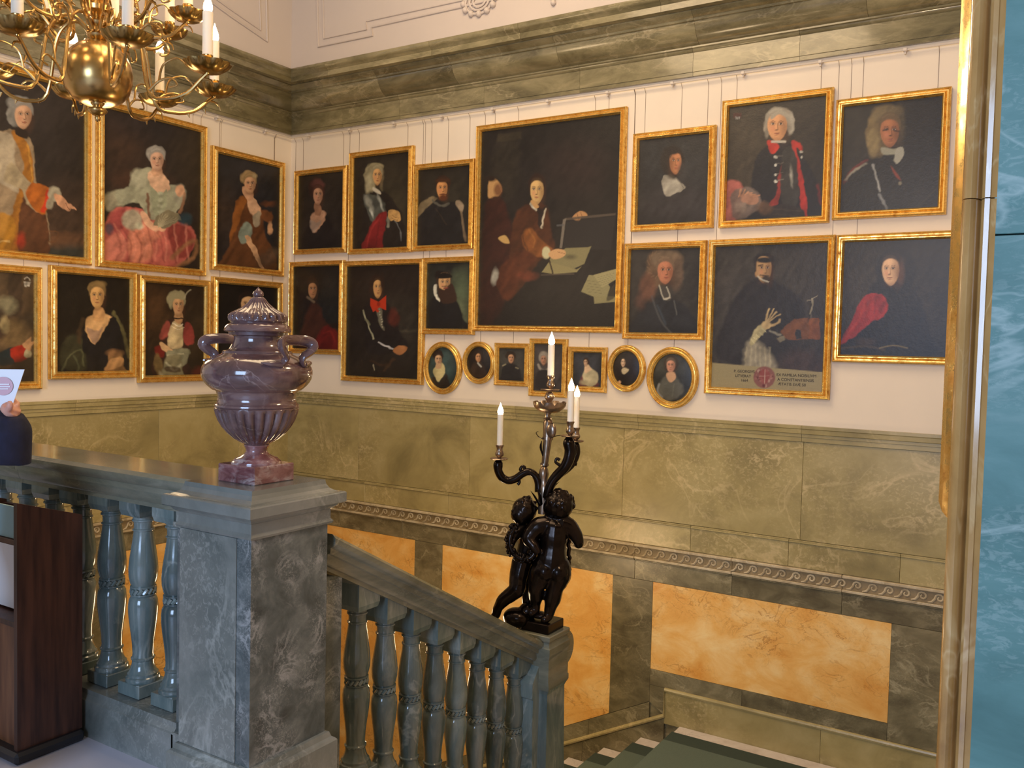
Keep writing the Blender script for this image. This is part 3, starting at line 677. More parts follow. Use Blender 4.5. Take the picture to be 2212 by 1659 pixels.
# garland
b=MB(); ring=[(1112,1140,-.02),(1103,1158,-.03),(1102,1178,-.035),(1110,1196,-.04),(1126,1207,-.045),(1145,1206,-.05),(1156,1192,-.05),(1158,1172,-.03)]
P=[cp_(*p) for p in ring]; b.tube(P,.016,8,sub=3)
Q,_=smooth(P,[1]*len(P),6)
for p in Q:
    for k in range(4): b.ball((p[0]+random.uniform(-.02,.02),p[1]+random.uniform(-.015,.015),p[2]+random.uniform(-.022,.022)),random.uniform(.006,.012),7,5)
for k in range(8):
    p=cp_(1100+random.uniform(-8,8),1160+random.uniform(-8,34),-.03); b.ball(p,.010,7,5)
tag(b.build('garland',mBronze,cd,smooth=60),kind='stuff')
b=MB()
for v in range(1130,1232,5): b.ball(cp_(1229+random.uniform(-2,2),v,.06),.013,7,5)
organic(b,'hanging_swag',mBronze,cd,.005,1)
# stem
b=MB(); S=[(1172,1110,10),(1174,1080,12),(1176,1055,13),(1175,1042,9),(1174.5,1034,9),(1174.5,1024,11),(1175,1014,9),(1175.5,1008,6),(1176,1005,9.5),(1176.5,1001,9)]
b.tube([cp_(u,v,.01) for u,v,r in S],[r*MP for u,v,r in S],12,sub=2)
b.tube([cp_(1177,1002,.01),cp_(1183,948,.01)],[7.5*MP,10*MP],8,sub=1)
b.tube([cp_(1182.6,950,.01),cp_(1183,944,.01)],[12*MP,12*MP],12,sub=1)
b.tube([cp_(1183,945,.01),cp_(1184,912,.01),cp_(1184,908,.01)],[10.5*MP,10.5*MP,9*MP],8,sub=1)
S=[(1183,908,7),(1183,905,9.5),(1183,902,7),(1182.5,897,6),(1184,890,8),(1186,884,18),(1187,878,6),(1187,868,5),(1187,862,9),(1187,857,11),(1187,850,8),(1187,846,5)]
b.tube([cp_(u,v,.01) for u,v,r in S],[r*MP for u,v,r in S],16,sub=2)
c=cp_(1191,930,-.022); b.ball(c,.035,14,10,(.85,.45,1.2))
b.build('stem',mBronzeL,cd,smooth=50)
def leaf(b,pts,wid,th=.004):
    b.tube([cp_(*p) for p in pts],wid,8,flat=(1.0,.35),sub=3)
# leafy bowl under the top light
b=MB(); cc=cp_(1187,886,.01)
for k in range(9):
    a=2*PI*k/9+.3; P=[]
    for r,z in ((.012,-.012),(.045,-.004),(.075,.018),(.088,.046)): P.append((cc[0]+r*math.cos(a),cc[1]+r*math.sin(a),cc[2]+z))
    b.tube(P,[.012,.030,.034,.016],8,flat=(1.1,.22),sub=3)
b.build('leaf_bowl',mBronzeL,cd,smooth=60)
b=MB()
for pts,w in (([(1192,1062,0),(1198,1050,-.01),(1208,1041,-.01)],[.014,.010,.002]),([(1166,1092,-.01),(1156,1074,-.02),(1146,1060,-.02)],[.016,.014,.002]),([(1170,1090,-.02),(1166,1070,-.03),(1160,1056,-.03)],[.014,.014,.003]),
    ([(1178,1100,-.03),(1184,1076,-.04),(1188,1054,-.03)],[.016,.018,.004]),([(1218,1016,0),(1212,1026,0),(1206,1036,0)],[.012,.010,.002]),([(1172,948,-.01),(1164,944,-.01),(1158,935,-.01),(1163,932,-.01)],[.008,.008,.006,.004]),([(1190,946,-.01),(1200,942,-.01),(1212,940,-.01)],[.008,.008,.005]),([(1170,952,0),(1168,966,0),(1172,985,0)],[.003,.012,.003])): leaf(b,pts,w)
b.build('acanthus_leaves',mBronze,cd,smooth=60)
# arms
ARM=[([(1165,1062,.01),(1163,1040,.01),(1155,1026,.01),(1142,1019,.01),(1128,1024,.01),(1114,1034,.01),(1099,1038,.01),(1085,1032,.01),(1077,1018,.01),(1076,1006,.01),(1076.5,1001,.01),(1077,993,.01)],[10,9,8,8,8,8.5,8.5,9,9,10.5,10,6],[(1130,1022,.01),(1124,1014,.01),(1129,1007,.01),(1134,1010,.01),(1131,1014,.01)],[(1120,1032,.01),(1122,1042,.01),(1118,1047,.01)]),
     ([(1181,1075,-.01),(1186,1055,-.02),(1194,1038,-.03),(1206,1024,-.04),(1220,1009,-.06),(1229,990,-.07),(1232,972,-.07),(1229,957,-.07),(1230,944,-.07)],[10,10,10,11,11.5,12,12.5,13,7],[(1214,1006,-.06),(1208,1004,-.06),(1200,998,-.06),(1203,990,-.06),(1209,994,-.06)],[(1238,990,-.07),(1243,975,-.07),(1243,964,-.07),(1238,962,-.07)]),
     ([(1181,1072,.03),(1190,1050,.08),(1204,1030,.12),(1224,1015,.16),(1238,1000,.19),(1246,980,.20),(1245,964,.20),(1244,955,.20)],[8,8,7.5,7.5,7.5,7.5,8,5],[(1204,1030,.12),(1202,1020,.12),(1208,1014,.12)],[(1238,1000,.19),(1246,1004,.19)])]
for pts,rad,curl,curl2 in ARM:
    b=MB(); b.tube([cp_(*p) for p in pts],[r*MP for r in rad],12,sub=4)
    b.tube([cp_(*p) for p in curl],[4*MP,3.5*MP,3*MP,3*MP,3.4*MP][:len(curl)],8,sub=3); b.tube([cp_(*p) for p in curl2],[3.5*MP]*len(curl2),8,sub=3)
    b.build('arm',mBronze,cd,smooth=60)
def candle(par,base,h,r,nm='candle',mat=mCandle,flame=True,lean=(0,0)):
    b=MB(); top=(base[0]+lean[0],base[1]+lean[1],base[2]+h)
    b.tube([base,top],[r,r],16,sub=1); o=b.build(nm,mat,par,smooth=50)
    f=MB(); fl=[(.35,0),(.85,.25),(1,.8),(.92,1.6),(.6,2.5),(.25,3.4),(.04,4.1)]
    f.lathe([(r*1.0*a,r*.95*z) for a,z in fl],12,tuple(top)); fo=f.build('flame_bulb',mFlame,o,smooth=True)
    return o,top
def bulb_light(p,e,col=(1,.70,.40),s=.018): return lamp('candle_light','POINT',(p[0],p[1],p[2]+.03),e,col,s)
for (u,vp,vs0,vs1,vt,r,dd,pr) in ((1078,991,987,961,894,6.4,.01,20),(1188,842,838,811,744,7.2,.01,21),(1230.5,942,938,910,843,7,-.07,20),(1243,953,949,923,856,6.3,.20,19)):
    b=MB(); c=cp_(u,vp,dd); m_=(DN+dd)/FPX
    b.lathe([(.003,-.006),(pr*m_*.9,-.003),(pr*m_,.002),(pr*m_*.96,.004),(.004,.001)],24,tuple(c)); b.build('drip_pan',mBronzeL,cd,smooth=40)
    b=MB(); h=(vs0-vs1)*m_; c=cp_(u+1,vs0,dd)
    b.lathe([(4*m_,-.008),(5*m_,0),(9*m_,h*.14),(9.6*m_,h*.3),(7*m_,h*.5),(6.3*m_,h*.68),(8*m_,h*.86),(8.8*m_,h*.9),(8.8*m_,h),(5*m_,h)],20,tuple(c)); b.build('candle_socket',mBronzeL,cd,smooth=40)
    base=np.array([c[0],c[1],c[2]+h*.97]); hh=(vs1-vt)*m_
    o,top=candle(cd,tuple(base),hh,r*m_)
    bulb_light(top,2.6)
rebase(cd)

# ------------------------------------------------------------------ brass chandelier
DC=4.2; A0=atd(211,162,DC); AX,AY,AZ=map(float,A0)
ch=empty('brass_chandelier',(AX,AY,AZ)); tag(ch,'polished brass chandelier with lit candle bulbs hanging at the upper left','chandelier')
m_=DC/FPX
CP=[(0.5,-101),(5,-97),(6,-91),(5,-88),(10,-86),(19,-79),(20,-76),(18,-72),(9,-69),(10,-66),(14,-62),(14,-60),(30,-68+5),(50,-53),(64,-36),(70,-14),(71,4),(68,24),(58,44),(42,60),(26,68),(18,71),(14,74),(20,78),(22,84),(17,88),(15,100),(21,104),(23,110),(16,114),(12,120),(18,126),(30,133),(32,142),(24,152),(14,158),(12,166),(16,172),(34,184),(40,198),(34,214),(16,226),(10,232),(8,330),(12,336),(12,350),(4,360)]
MB().lathe([(r*m_,z*m_) for r,z in CP],48,(AX,AY,AZ)).build('body',mBrass,ch,smooth=45)
MB().lathe([(.010,.78),(.010,2.0)],8,(AX,AY,AZ)).build('hanging_rod',mBrassD,ch,smooth=45)
import mathutils
def rz(p,a): c,s=math.cos(a),math.sin(a); return (AX+p[0]*c-p[1]*s,AY+p[0]*s+p[1]*c,AZ+p[2])
camaz=math.atan2(C0[1]-AY,C0[0]-AX)
def arm_mesh(R,zp,drop,z0):
    b=MB()
    b.tube([(.045,0,z0),(.10,0,z0+.05),(.17,0,z0+.03),(.215,0,z0-.05),(.26*R/.55,0,zp-drop*.75),(.35*R/.55,0,zp-drop),(.45*R/.55,0,zp-drop*.8),(R*.95,0,zp-drop*.28),(R,0,zp-.012)],[.010,.009,.008,.008,.009,.0095,.009,.008,.009],8,sub=4)
    b.tube([(.20,0,z0-.02),(.25,0,z0+.03),(.31,0,z0+.015),(.325,0,z0-.03),(.29,0,z0-.05),(.275,0,z0-.03)],[.007,.006,.005,.005,.005,.004],6,sub=4)
    b.tube([(.26*R/.55,0,zp-drop*.7),(.31*R/.55,0,zp-drop*.35),(.37*R/.55,0,zp-drop*.25),(.40*R/.55,0,zp-drop*.5),(.36*R/.55,0,zp-drop*.6)],[.007,.006,.005,.004,.004],6,sub=4)
    b.tube([(.31*R/.55,0,zp-drop*.35),(.33*R/.55,0,zp+.03),(.40*R/.55,0,zp+.06),(.45*R/.55,0,zp+.02)],[.006,.005,.004,.003],6,sub=4)
    b.tube([(.10,0,z0+.05),(.13,0,z0+.11),(.19,0,z0+.12),(.20,0,z0+.07),(.17,0,z0+.06)],[.006,.006,.005,.004,.004],6,sub=4)
    for x,z in ((.30*R/.55,zp-drop*.98),(.42*R/.55,zp-drop*.98),(.50*R/.55,zp-drop*.72)): b.tube([(x,0,z+.008),(x+.004,0,z-.004),(x+.008,0,z-.016)],[.007,.005,.001],6,sub=1)
    b.tube([(R*.95,0,zp-drop*.28),(R*1.03,0,zp-drop*.35),(R*1.06,0,zp-drop*.6)],[.006,.005,.002],6,sub=3)
    return b.mesh('arm_mesh',mBrass,True)
def pan_mesh(rp):
    b=MB()
    def md(t,k,z): 
        s=(0,.0,.04,.08,.12,.12,.08,.04,0)[min(k,8)]
        return 1-s*(1-abs(math.sin(t*5.0)))
    pr=[(.006,-.012),(.35,-.010),(.65,-.002),(.85,.012),(1.0,.030),(1.02,.035),(.98,.034),(.80,.018),(.05,.0)]
    b.lathe([(rp*r if k else .006,z) for k,(r,z) in enumerate(pr)],70,(0,0,0),md)
    return b.mesh('pan_mesh',mBrassD,70)
def sock_mesh():
    return MB().lathe([(.010,-.02),(.014,0),(.010,.006),(.015,.014),(.020,.03),(.017,.046),(.021,.055),(.025,.060),(.025,.066),(.012,.067)],16).mesh('socket_mesh',mBrass,50)
cm=MB().tube([(0,0,0),(0,0,.20)],[.0235,.0235],16,sub=1).mesh('candle_mesh',mCandle,50)
fm=MB().lathe([(.0235*.9*a,.0235*.95*z) for a,z in [(.35,0),(.85,.25),(1,.8),(.92,1.6),(.6,2.5),(.25,3.4),(.04,4.1)]],12).mesh('flame_mesh',mFlame,True)
pm=pan_mesh(.108); pm2=pan_mesh(.09); sm=sock_mesh()
for R,zp,drop,z0,n,ph,pmesh,lit in ((.55,.010,.125,.20,8,math.radians(12),pm,True),(.40,.30,.10,.42,8,math.radians(34),pm2,False)):
    am=arm_mesh(R,zp,drop,z0)
    for k in range(n):
        a=camaz+ph+2*PI*k/n
        o=link('arm',am,ch,(AX,AY,AZ)); o.rotation_euler=(0,0,a)
        px,py,pz=rz((R,0,zp),a)
        p_=link('drip_pan',pmesh,o,(R,0,zp)); p_.rotation_euler=(0,0,.3*k)
        s_=link('candle_socket',sm,o,(R,0,zp+.004))
        c_=link('candle',cm,o,(R,0,zp+.066)); link('flame_bulb',fm,o,(R,0,zp+.266))
        if lit: bulb_light((px,py,pz+.30),2.2)
        elif k%2==0: bulb_light((px,py,pz+.30),2.2)
rebase(ch)

# ------------------------------------------------------------------ gilt frame on the side wall, seen edge-on
zt=at(2062,8,1,-3.85)[2]; zb_=at(2042,1052,1,-3.85)[2]
gf=empty('edge_on_gilt_picture',(6.30,-3.2,(zt+zb_)/2)); tag(gf,'large gilt-framed picture on the side wall seen edge-on at the right','picture')
b=MB(); b.sweep([(6.299,-3.85,zb_),(6.299,-2.45,zb_),(6.299,-2.45,zt),(6.299,-3.85,zt)],[(0,0),(0,.10),(-.012,.118),(-.03,.122),(-.05,.112),(-.07,.09),(-.09,.085),(-.10,.07),(-.10,0)],closed=True,up=(-1,0,0)); b.build('frame',mGold,gf,smooth=40)
MB().box((6.245,-3.76,zb_+.09),(6.26,-2.54,zt-.09)).build('canvas',plain('dark_varnished_canvas',rgb(44,36,28),.35),gf)
rebase(gf)

# ------------------------------------------------------------------ wooden stand with leaflets
LX0,LX1,LY0,LY1=2.62,3.185,-4.375,-4.12
zf_=at(30,1088,0,LX1)[2]; q_=at(176,1112,0,LX1); zbk=float(q_[2])
ld=empty('wooden_leaflet_stand',(2.9,-4.25,0)); tag(ld,'reddish-brown wooden stand with leaflets set against the balustrade at the lower left','stand')
def sidep(x0,x1):
    P=[(LY0,.045),(LY1,.045),(LY1,zbk),(LY0,zf_)]; b=MB(); b.add([(x0,y,z) for y,z in P]+[(x1,y,z) for y,z in P],[(0,1,2,3),(4,5,6,7)]+[(i,(i+1)%4,4+(i+1)%4,4+i) for i in range(4)]); return b
sidep(LX1-.022,LX1).build('side_panel',mWood,ld); sidep(LX0,LX0+.022).build('side_panel',mWood,ld)
MB().box((LX0-.02,LY0-.02,0),(LX1+.025,LY1-.0,.045),.012).build('plinth',mBlack,ld)
MB().box((LX0+.022,LY1-.02,.05),(LX1-.022,LY1-.002,zbk-.01)).build('back_panel',mWood,ld)
MB().box((LX0+.022,LY0+.02,.045),(LX1-.022,LY0+.035,.50)).build('front_panel',mWoodL,ld)
MB().box((LX0+.022,LY0+.01,.50),(LX1-.022,LY1-.02,.52),.002).build('shelf',mWood,ld)
MB().box((LX0+.022,LY0+.03,.80),(LX1-.022,LY1-.02,.82),.002).build('shelf',mWood,ld)
rebase(ld)
o=MB().box((LX0+.04,LY0+.04,.822),(LX1-.03,LY0+.048,zf_-.03)).build('leaflet_sheet',mPaperB); tag(o,'pale blue-green sheet standing in the top of the wooden leaflet stand','sheet')
b=MB(); n=9; v=[];
for i in range(n):
    t=i/(n-1); y=LY0+.03+.03*math.sin(t*3)+.05*t*t; z=.80-.27*t; v+= [(LX0+.06,y,z),(LX1-.026-.10*t*(1-t),y,z),(LX0+.06,y+.002,z),(LX1-.026-.10*t*(1-t),y+.002,z)]
fs=[]
for i in range(n-1): k=i*4; fs+=[(k,k+1,k+5,k+4),(k+2,k+6,k+7,k+3),(k+1,k+3,k+7,k+5),(k,k+4,k+6,k+2)]
b.add(v,fs); o=b.build('curved_paper',mPaper,smooth=True); tag(o,'white curled paper hanging in the lower bay of the wooden stand','paper')

# ------------------------------------------------------------------ visitor holding a leaflet, mostly outside the frame
DP=2.75
def pp(u,v,dd=0): return atd(u,v,DP+dd)
ps=empty('person',(0,0,0)); base=pp(-170,1000,.12); ps.location=(float(base[0]),float(base[1]),0); tag(ps,'person in a dark navy jacket holding up a leaflet at the left edge','person')
bx,by=float(base[0]),float(base[1])
fx=np.array([RT[0],RT[1],0]); fx/=np.linalg.norm(fx); fy=np.array([FW[0],FW[1],0]); fy/=np.linalg.norm(fy)
def bp(r,f,z): q=np.array([bx,by,0])+fx*r+fy*f; return (q[0],q[1],z)
b=MB()
el=pp(2,968); wr=pp(24,884,-.02)
b.tube([bp(0,0,1.02),bp(0,0,1.15),bp(0,0,1.32),bp(0,0,1.42),bp(0,0,1.47)],[.155,.16,.17,.12,.07],16,sub=4)
b.tube([bp(.12,0,1.41),bp(.20,.02,1.34),(el[0]-.10*fx[0],el[1]-.10*fx[1],el[2]+.06),(el[0]-.02,el[1],el[2]-.03)],[.075,.078,.078,.080],14,sub=4)
b.tube([tuple(el-np.array([0,0,.045])),tuple(pp(10,930)),tuple(pp(14,893,-.01))],[.084,.078,.050],14,sub=4)
b.tube([bp(-.12,0,1.41),bp(-.24,0,1.30),bp(-.27,.03,1.12),bp(-.22,.10,.95)],[.075,.07,.06,.045],14,sub=4)
organic(b,'jacket',mNavy,ps,.012,2)
b=MB(); b.tube([bp(0,0,1.45),bp(0,0,1.55)],[.055,.055],12,sub=1); b.ball(bp(0,.01,1.64),.10,18,14,(.85,.95,1.15)); b.ball(bp(.02,.11,1.62),.018,8,6); b.ball(bp(.09,0,1.63),.02,8,6); b.ball(bp(-.09,0,1.63),.02,8,6)
organic(b,'head',mSkin,ps,.008,3)
b=MB(); b.ball(bp(0,-.02,1.68),.108,18,14,(.9,1,1.05)); organic(b,'hair',mHair,ps,.008,2)
# hand with fingers behind the sheet
b=MB()
b.tube([tuple(pp(15,893,-.01)),tuple(pp(24,884,-.01))],[.026,.030],12,sub=3)
b.tube([tuple(pp(22,888,-.0)),tuple(pp(30,878,.0))],[.030,.026],12,sub=3)
for i,(du,L) in enumerate(((0,26),(6,28),(11,26),(15,20))):
    b.tube([tuple(pp(26+du*.5,884-du*.3,.01)),tuple(pp(30+du*.5,876-i*1.0,.03)),tuple(pp(24+du*.4,868-i*1.0,.045)),tuple(pp(16+du*.3,866-i,.04))],[.0095,.009,.0085,.007],8,sub=3)
b.tube([tuple(pp(18,886,-.03)),tuple(pp(22,876,-.045)),tuple(pp(20,868,-.04))],[.011,.010,.008],8,sub=3)
organic(b,'hand',mSkin,ps,.004,3)
b=MB(); b.tube([bp(-.09,0,1.0),bp(-.10,0,.52),bp(-.10,0,.08)],[.10,.075,.06],12,sub=4); b.tube([bp(.09,0,1.0),bp(.10,0,.52),bp(.10,0,.08)],[.10,.075,.06],12,sub=4); b.tube([bp(-.1,0,.95),bp(.1,0,.95)],[.12,.12],12,sub=1)
organic(b,'trousers',mTrouser,ps,.014,4)
for s in (-.1,.1): MB().tube([bp(s,-.06,.045),bp(s,.06,.045),bp(s,.18,.035)],[.045,.045,.03],10,sub=3).build('shoe',mBlack,ps,smooth=60)
rebase(ps)
# leaflet
q0,q1,q2,q3=pp(-70,797,.0),pp(53,798,.0),pp(25,881,.0),pp(-80,884,.0)
b=MB(); nrm=np.array(FW)*.0012; b.add([q0,q1,q2,q3,q0+nrm,q1+nrm,q2+nrm,q3+nrm],[(0,1,2,3),(4,7,6,5),(0,4,5,1),(1,5,6,2),(2,6,7,3),(3,7,4,0)])
lf=b.build('leaflet',mPaper); tag(lf,'white leaflet with a round pink print held up by the person at the left edge','leaflet')
cc=pp(6,834,-.003); vv=[cc]
for i in range(32):
    t=2*PI*i/32; vv.append(pp(6+22*math.cos(t),834+20*math.sin(t),-.003))
MB().add(vv,[(0,1+i,1+(i+1)%32) for i in range(32)]).build('round_print',mPink,lf)
b=MB()
for yy,x0,x1 in ((829,-8,20),(834,-10,22),(839,-6,18)): 
    b.add([pp(x0,yy,-.005),pp(x1,yy,-.005),pp(x1,yy+2.2,-.005),pp(x0,yy+2.2,-.005)],[(0,1,2,3)])
b.build('printed_lines',mPaper,lf)
# ================================================================== PAINTINGS
KR=np.array([.82,.86,.92])
def pc(c): return np.array(lin((c[0]/255,c[1]/255,c[2]/255)))*KR
class Paint:
    def __init__(s,U,V,bg):
        s.C=np.tile(pc(bg),(len(U),1)); s.rs=np.random.RandomState(3)
        s.done=False; s.vn=[]
        for sc in (5.,11.,26.): s.vn.append(s.noise(U,V,sc))
        s.U=U+(s.noise(U,V,7.)-.5)*3.2+(s.noise(U+91,V,18.)-.5)*3; s.V=V+(s.noise(U,V+57,7.)-.5)*3.2+(s.noise(U,V+33,18.)-.5)*3; s.U0=U; s.V0=V
    def noise(s,x,y,sc):
        g=s.rs.rand(97,97); a=x/sc; b=y/sc; i=np.floor(a).astype(int); j=np.floor(b).astype(int); fx_=a-i; fy_=b-j; fx_=fx_*fx_*(3-2*fx_); fy_=fy_*fy_*(3-2*fy_)
        G=lambda p,q: g[p%97,q%97]
        return (G(i,j)*(1-fx_)+G(i+1,j)*fx_)*(1-fy_)+(G(i,j+1)*(1-fx_)+G(i+1,j+1)*fx_)*fy_
    def tex(s):
        "brushwork and drapery: soft light and dark ripples over what is painted so far, edges sink into the dark ground"
        if s.done: return
        s.done=True
        U,V=s.U0,s.V0; n=s.noise(U+V*.6,(V-U*.35)*.45,9.); n2=s.noise((U-V*.5)*.6,V+U*.2,4.5)
        k=1.08+.62*(n-.5)+.22*(n2-.5)+.25*(s.vn[2]-.5); s.C=s.C*np.clip(k,.35,1.7)[:,None]
        u=(U-U.min())/(U.max()-U.min())*2-1; v=(V-V.min())/(V.max()-V.min())*2-1; e=np.clip((np.maximum(abs(u),abs(v))-.55)/.45,0,1); s.C=s.C*(1-.45*e*e)[:,None]
        s.U=U+(s.vn[0]-.5)*.8; s.V=V
    def _mix(s,a,c): a=np.clip(a,0,1)[:,None]; s.C=s.C*(1-a)+pc(c)*a
    def e(s,cx,cy,rx,ry,c,soft=1.5,al=1.,rot=0):
        x=s.U-cx;y=s.V-cy
        if rot: t=math.radians(rot); x,y=x*math.cos(t)+y*math.sin(t),-x*math.sin(t)+y*math.cos(t)
        d=np.sqrt((x/rx)**2+(y/ry)**2); sd=(d-1)*min(rx,ry); s._mix((.5-sd/max(soft,.3))*al if soft<5 else np.clip(.5-sd/soft,0,1)*al,c)
    def p(s,pts,c,soft=1.5,al=1.,sm=True):
        P=np.array(pts,float)
        if sm:
            Q=[];n=len(P)
            for k in range(n):
                p0,p1,p2,p3=P[k-1],P[k],P[(k+1)%n],P[(k+2)%n]
                for t in (0,.33,.66): Q.append(.5*(2*p1+(-p0+p2)*t+(2*p0-5*p1+4*p2-p3)*t*t+(-p0+3*p1-3*p2+p3)*t**3))
            P=np.array(Q)
        mg=soft+2; box=(s.U>P[:,0].min()-mg)&(s.U<P[:,0].max()+mg)&(s.V>P[:,1].min()-mg)&(s.V<P[:,1].max()+mg)
        I=np.where(box)[0]
        if len(I)==0: return
        x=s.U[I];y=s.V[I]; ins=np.zeros(len(I),bool); dm=np.full(len(I),1e9)
        for k in range(len(P)):
            a=P[k-1];b=P[k]; d=b-a; L=d@d+1e-9
            t=np.clip(((x-a[0])*d[0]+(y-a[1])*d[1])/L,0,1); dm=np.minimum(dm,np.hypot(x-a[0]-t*d[0],y-a[1]-t*d[1]))
            cr=((a[1]>y)!=(b[1]>y))&(x<(b[0]-a[0])*(y-a[1])/((b[1]-a[1])if abs(b[1]-a[1])>1e-9 else 1e-9)+a[0]); ins^=cr
        sd=np.where(ins,-dm,dm); A=np.zeros(len(s.U)); A[I]=np.clip(.5-sd/soft,0,1)*al; s._mix(A,c)
    def l(s,pts,w,c,soft=1.2,al=1.):
        P=np.array(pts,float); dm=np.full(len(s.U),1e9)
        if len(P)>2: P=np.array(smooth([p for p in P],[1]*len(P),3)[0])
        for a,b in zip(P[:-1],P[1:]):
            d=b-a; L=d@d+1e-9; t=np.clip(((s.U-a[0])*d[0]+(s.V-a[1])*d[1])/L,0,1); dm=np.minimum(dm,np.hypot(s.U-a[0]-t*d[0],s.V-a[1]-t*d[1]))
        s._mix(np.clip(.5-(dm-w/2)/soft,0,1)*al,c)
    def face(s,cx,cy,w,h,c=(205,160,120),t=0.,sh=1,lips=(160,84,66),dark=(92,56,36),al=1.,hair=None):
        "oval face; t: turn, sh: side of the shadow"
        s.tex(); s.e(cx,cy,w*.62,h*.60,(24,18,14),w*.4,.18*al)
        s.p([(cx-w*.46,cy-h*.30),(cx-w*.30,cy-h*.48),(cx,cy-h*.53),(cx+w*.32,cy-h*.47),(cx+w*.47,cy-h*.25),(cx+w*.47,cy+h*.08),(cx+w*.34,cy+h*.34),(cx+w*.10,cy+h*.52),(cx-w*.12,cy+h*.51),(cx-w*.36,cy+h*.33),(cx-w*.48,cy+h*.05)],c,2.0,al)
        s.e(cx+sh*w*.36,cy+h*.08,w*.20,h*.42,dark,w*.34,.55*al)
        s.e(cx,cy+h*.50,w*.28,h*.08,dark,w*.2,.4*al)
        s.e(cx-sh*w*.12+t*w*.1,cy-h*.30,w*.22,h*.12,tuple(min(255,x*1.13) for x in c),w*.3,.6*al)
        s.e(cx-sh*w*.20+t*w*.1,cy+h*.10,w*.11,h*.09,(214,128,98),w*.2,.45*al)
        k=t*w*.14; ey=cy-h*.07
        for sx in (-1,1):
            ex=cx+k+sx*w*.20*(1-.15*abs(t)); 
            s.e(ex,ey-h*.01,w*.13,h*.055,dark,w*.10,.55*al)
            s.e(ex,ey,w*.085,h*.030,(232,214,190),.8,.55*al)
            s.e(ex,ey,w*.048,h*.036,(36,22,16),.8,.95*al)
            s.l([(ex-w*.11,ey-h*.075),(ex,ey-h*.105),(ex+w*.11,ey-h*.08)],max(1.0,h*.022),dark,1.0,.8*al)
            s.l([(ex-w*.09,ey-h*.028),(ex,ey-h*.045),(ex+w*.09,ey-h*.028)],max(.8,h*.014),(50,30,20),.8,.8*al)
        s.l([(cx+k*1.3+sh*w*.04,ey),(cx+k*1.7+sh*w*.07,cy+h*.08),(cx+k*1.7+sh*w*.08,cy+h*.13)],w*.05,dark,1.6,.55*al)
        s.l([(cx+k*1.5-sh*w*.02,ey),(cx+k*1.8-sh*w*.01,cy+h*.10)],w*.045,tuple(min(255,x*1.16) for x in c),1.2,.6*al)
        s.e(cx+k*1.7,cy+h*.145,w*.085,h*.022,dark,1.0,.75*al)
        s.e(cx+k*1.3,cy+h*.262,w*.135,h*.026,lips,1.0,.95*al); s.l([(cx+k*1.3-w*.13,cy+h*.255),(cx+k*1.3+w*.13,cy+h*.255)],max(.7,h*.012),(80,36,28),.8,.8*al)
        s.e(cx+k*1.3,cy+h*.32,w*.10,h*.018,dark,1.2,.45*al)
        if hair:
            Q=[(-.57,-.02),(-.55,-.38),(-.3,-.60),(0,-.66),(.3,-.60),(.55,-.38),(.57,-.02),(.47,-.16),(.40,-.28),(.22,-.38),(0,-.41),(-.22,-.38),(-.40,-.28),(-.47,-.16)]
            s.p([(cx+a*w,cy+b*h) for a,b in Q],hair,max(1.5,w*.08),.95)
            s.l([(cx-w*.38,cy-h*.46),(cx-w*.1,cy-h*.57),(cx+w*.2,cy-h*.56)],w*.06,tuple(min(255,q*1.35) for q in hair),w*.12,.5)
    def hand(s,cx,cy,w,h,c=(206,160,118),rot=0,fing=4,dr=1,spread=1.):
        s.e(cx,cy,w*.5,h*.5,c,1.6,1,rot)
        t0=math.radians(rot)
        for i in range(fing):
            a=t0+(i-(fing-1)/2)*.28*spread; L=w*(.62-.06*abs(i-1)); x0=cx+dr*math.cos(a)*w*.3;y0=cy+math.sin(a)*w*.3+(i-(fing-1)/2)*h*.20
            x1=x0+dr*math.cos(a)*L; y1=y0+math.sin(a)*L
            s.l([(x0,y0),(x1,y1)],h*.20,c,1.2); s.l([(x0,y0+h*.12),(x1,y1+h*.10)],.9,(110,70,44),1.0,.6)
    def bow(s): pass
FWD={'R':.050,'L':.058}
def frame_prof(w,t=.055):
    "from the outer back edge over the mouldings to the sight edge"
    return [(0,0),(0,t*.60),(-w*.06,t*.78),(-w*.16,t*.86),(-w*.24,t*.80),(-w*.30,t*.62),(-w*.46,t*.58),(-w*.60,t*.72),(-w*.70,t*1.0),(-w*.80,t*.98),(-w*.88,t*.74),(-w*.94,t*.66),(-w,t*.50),(-w,t*.2)]
ALLP=[]
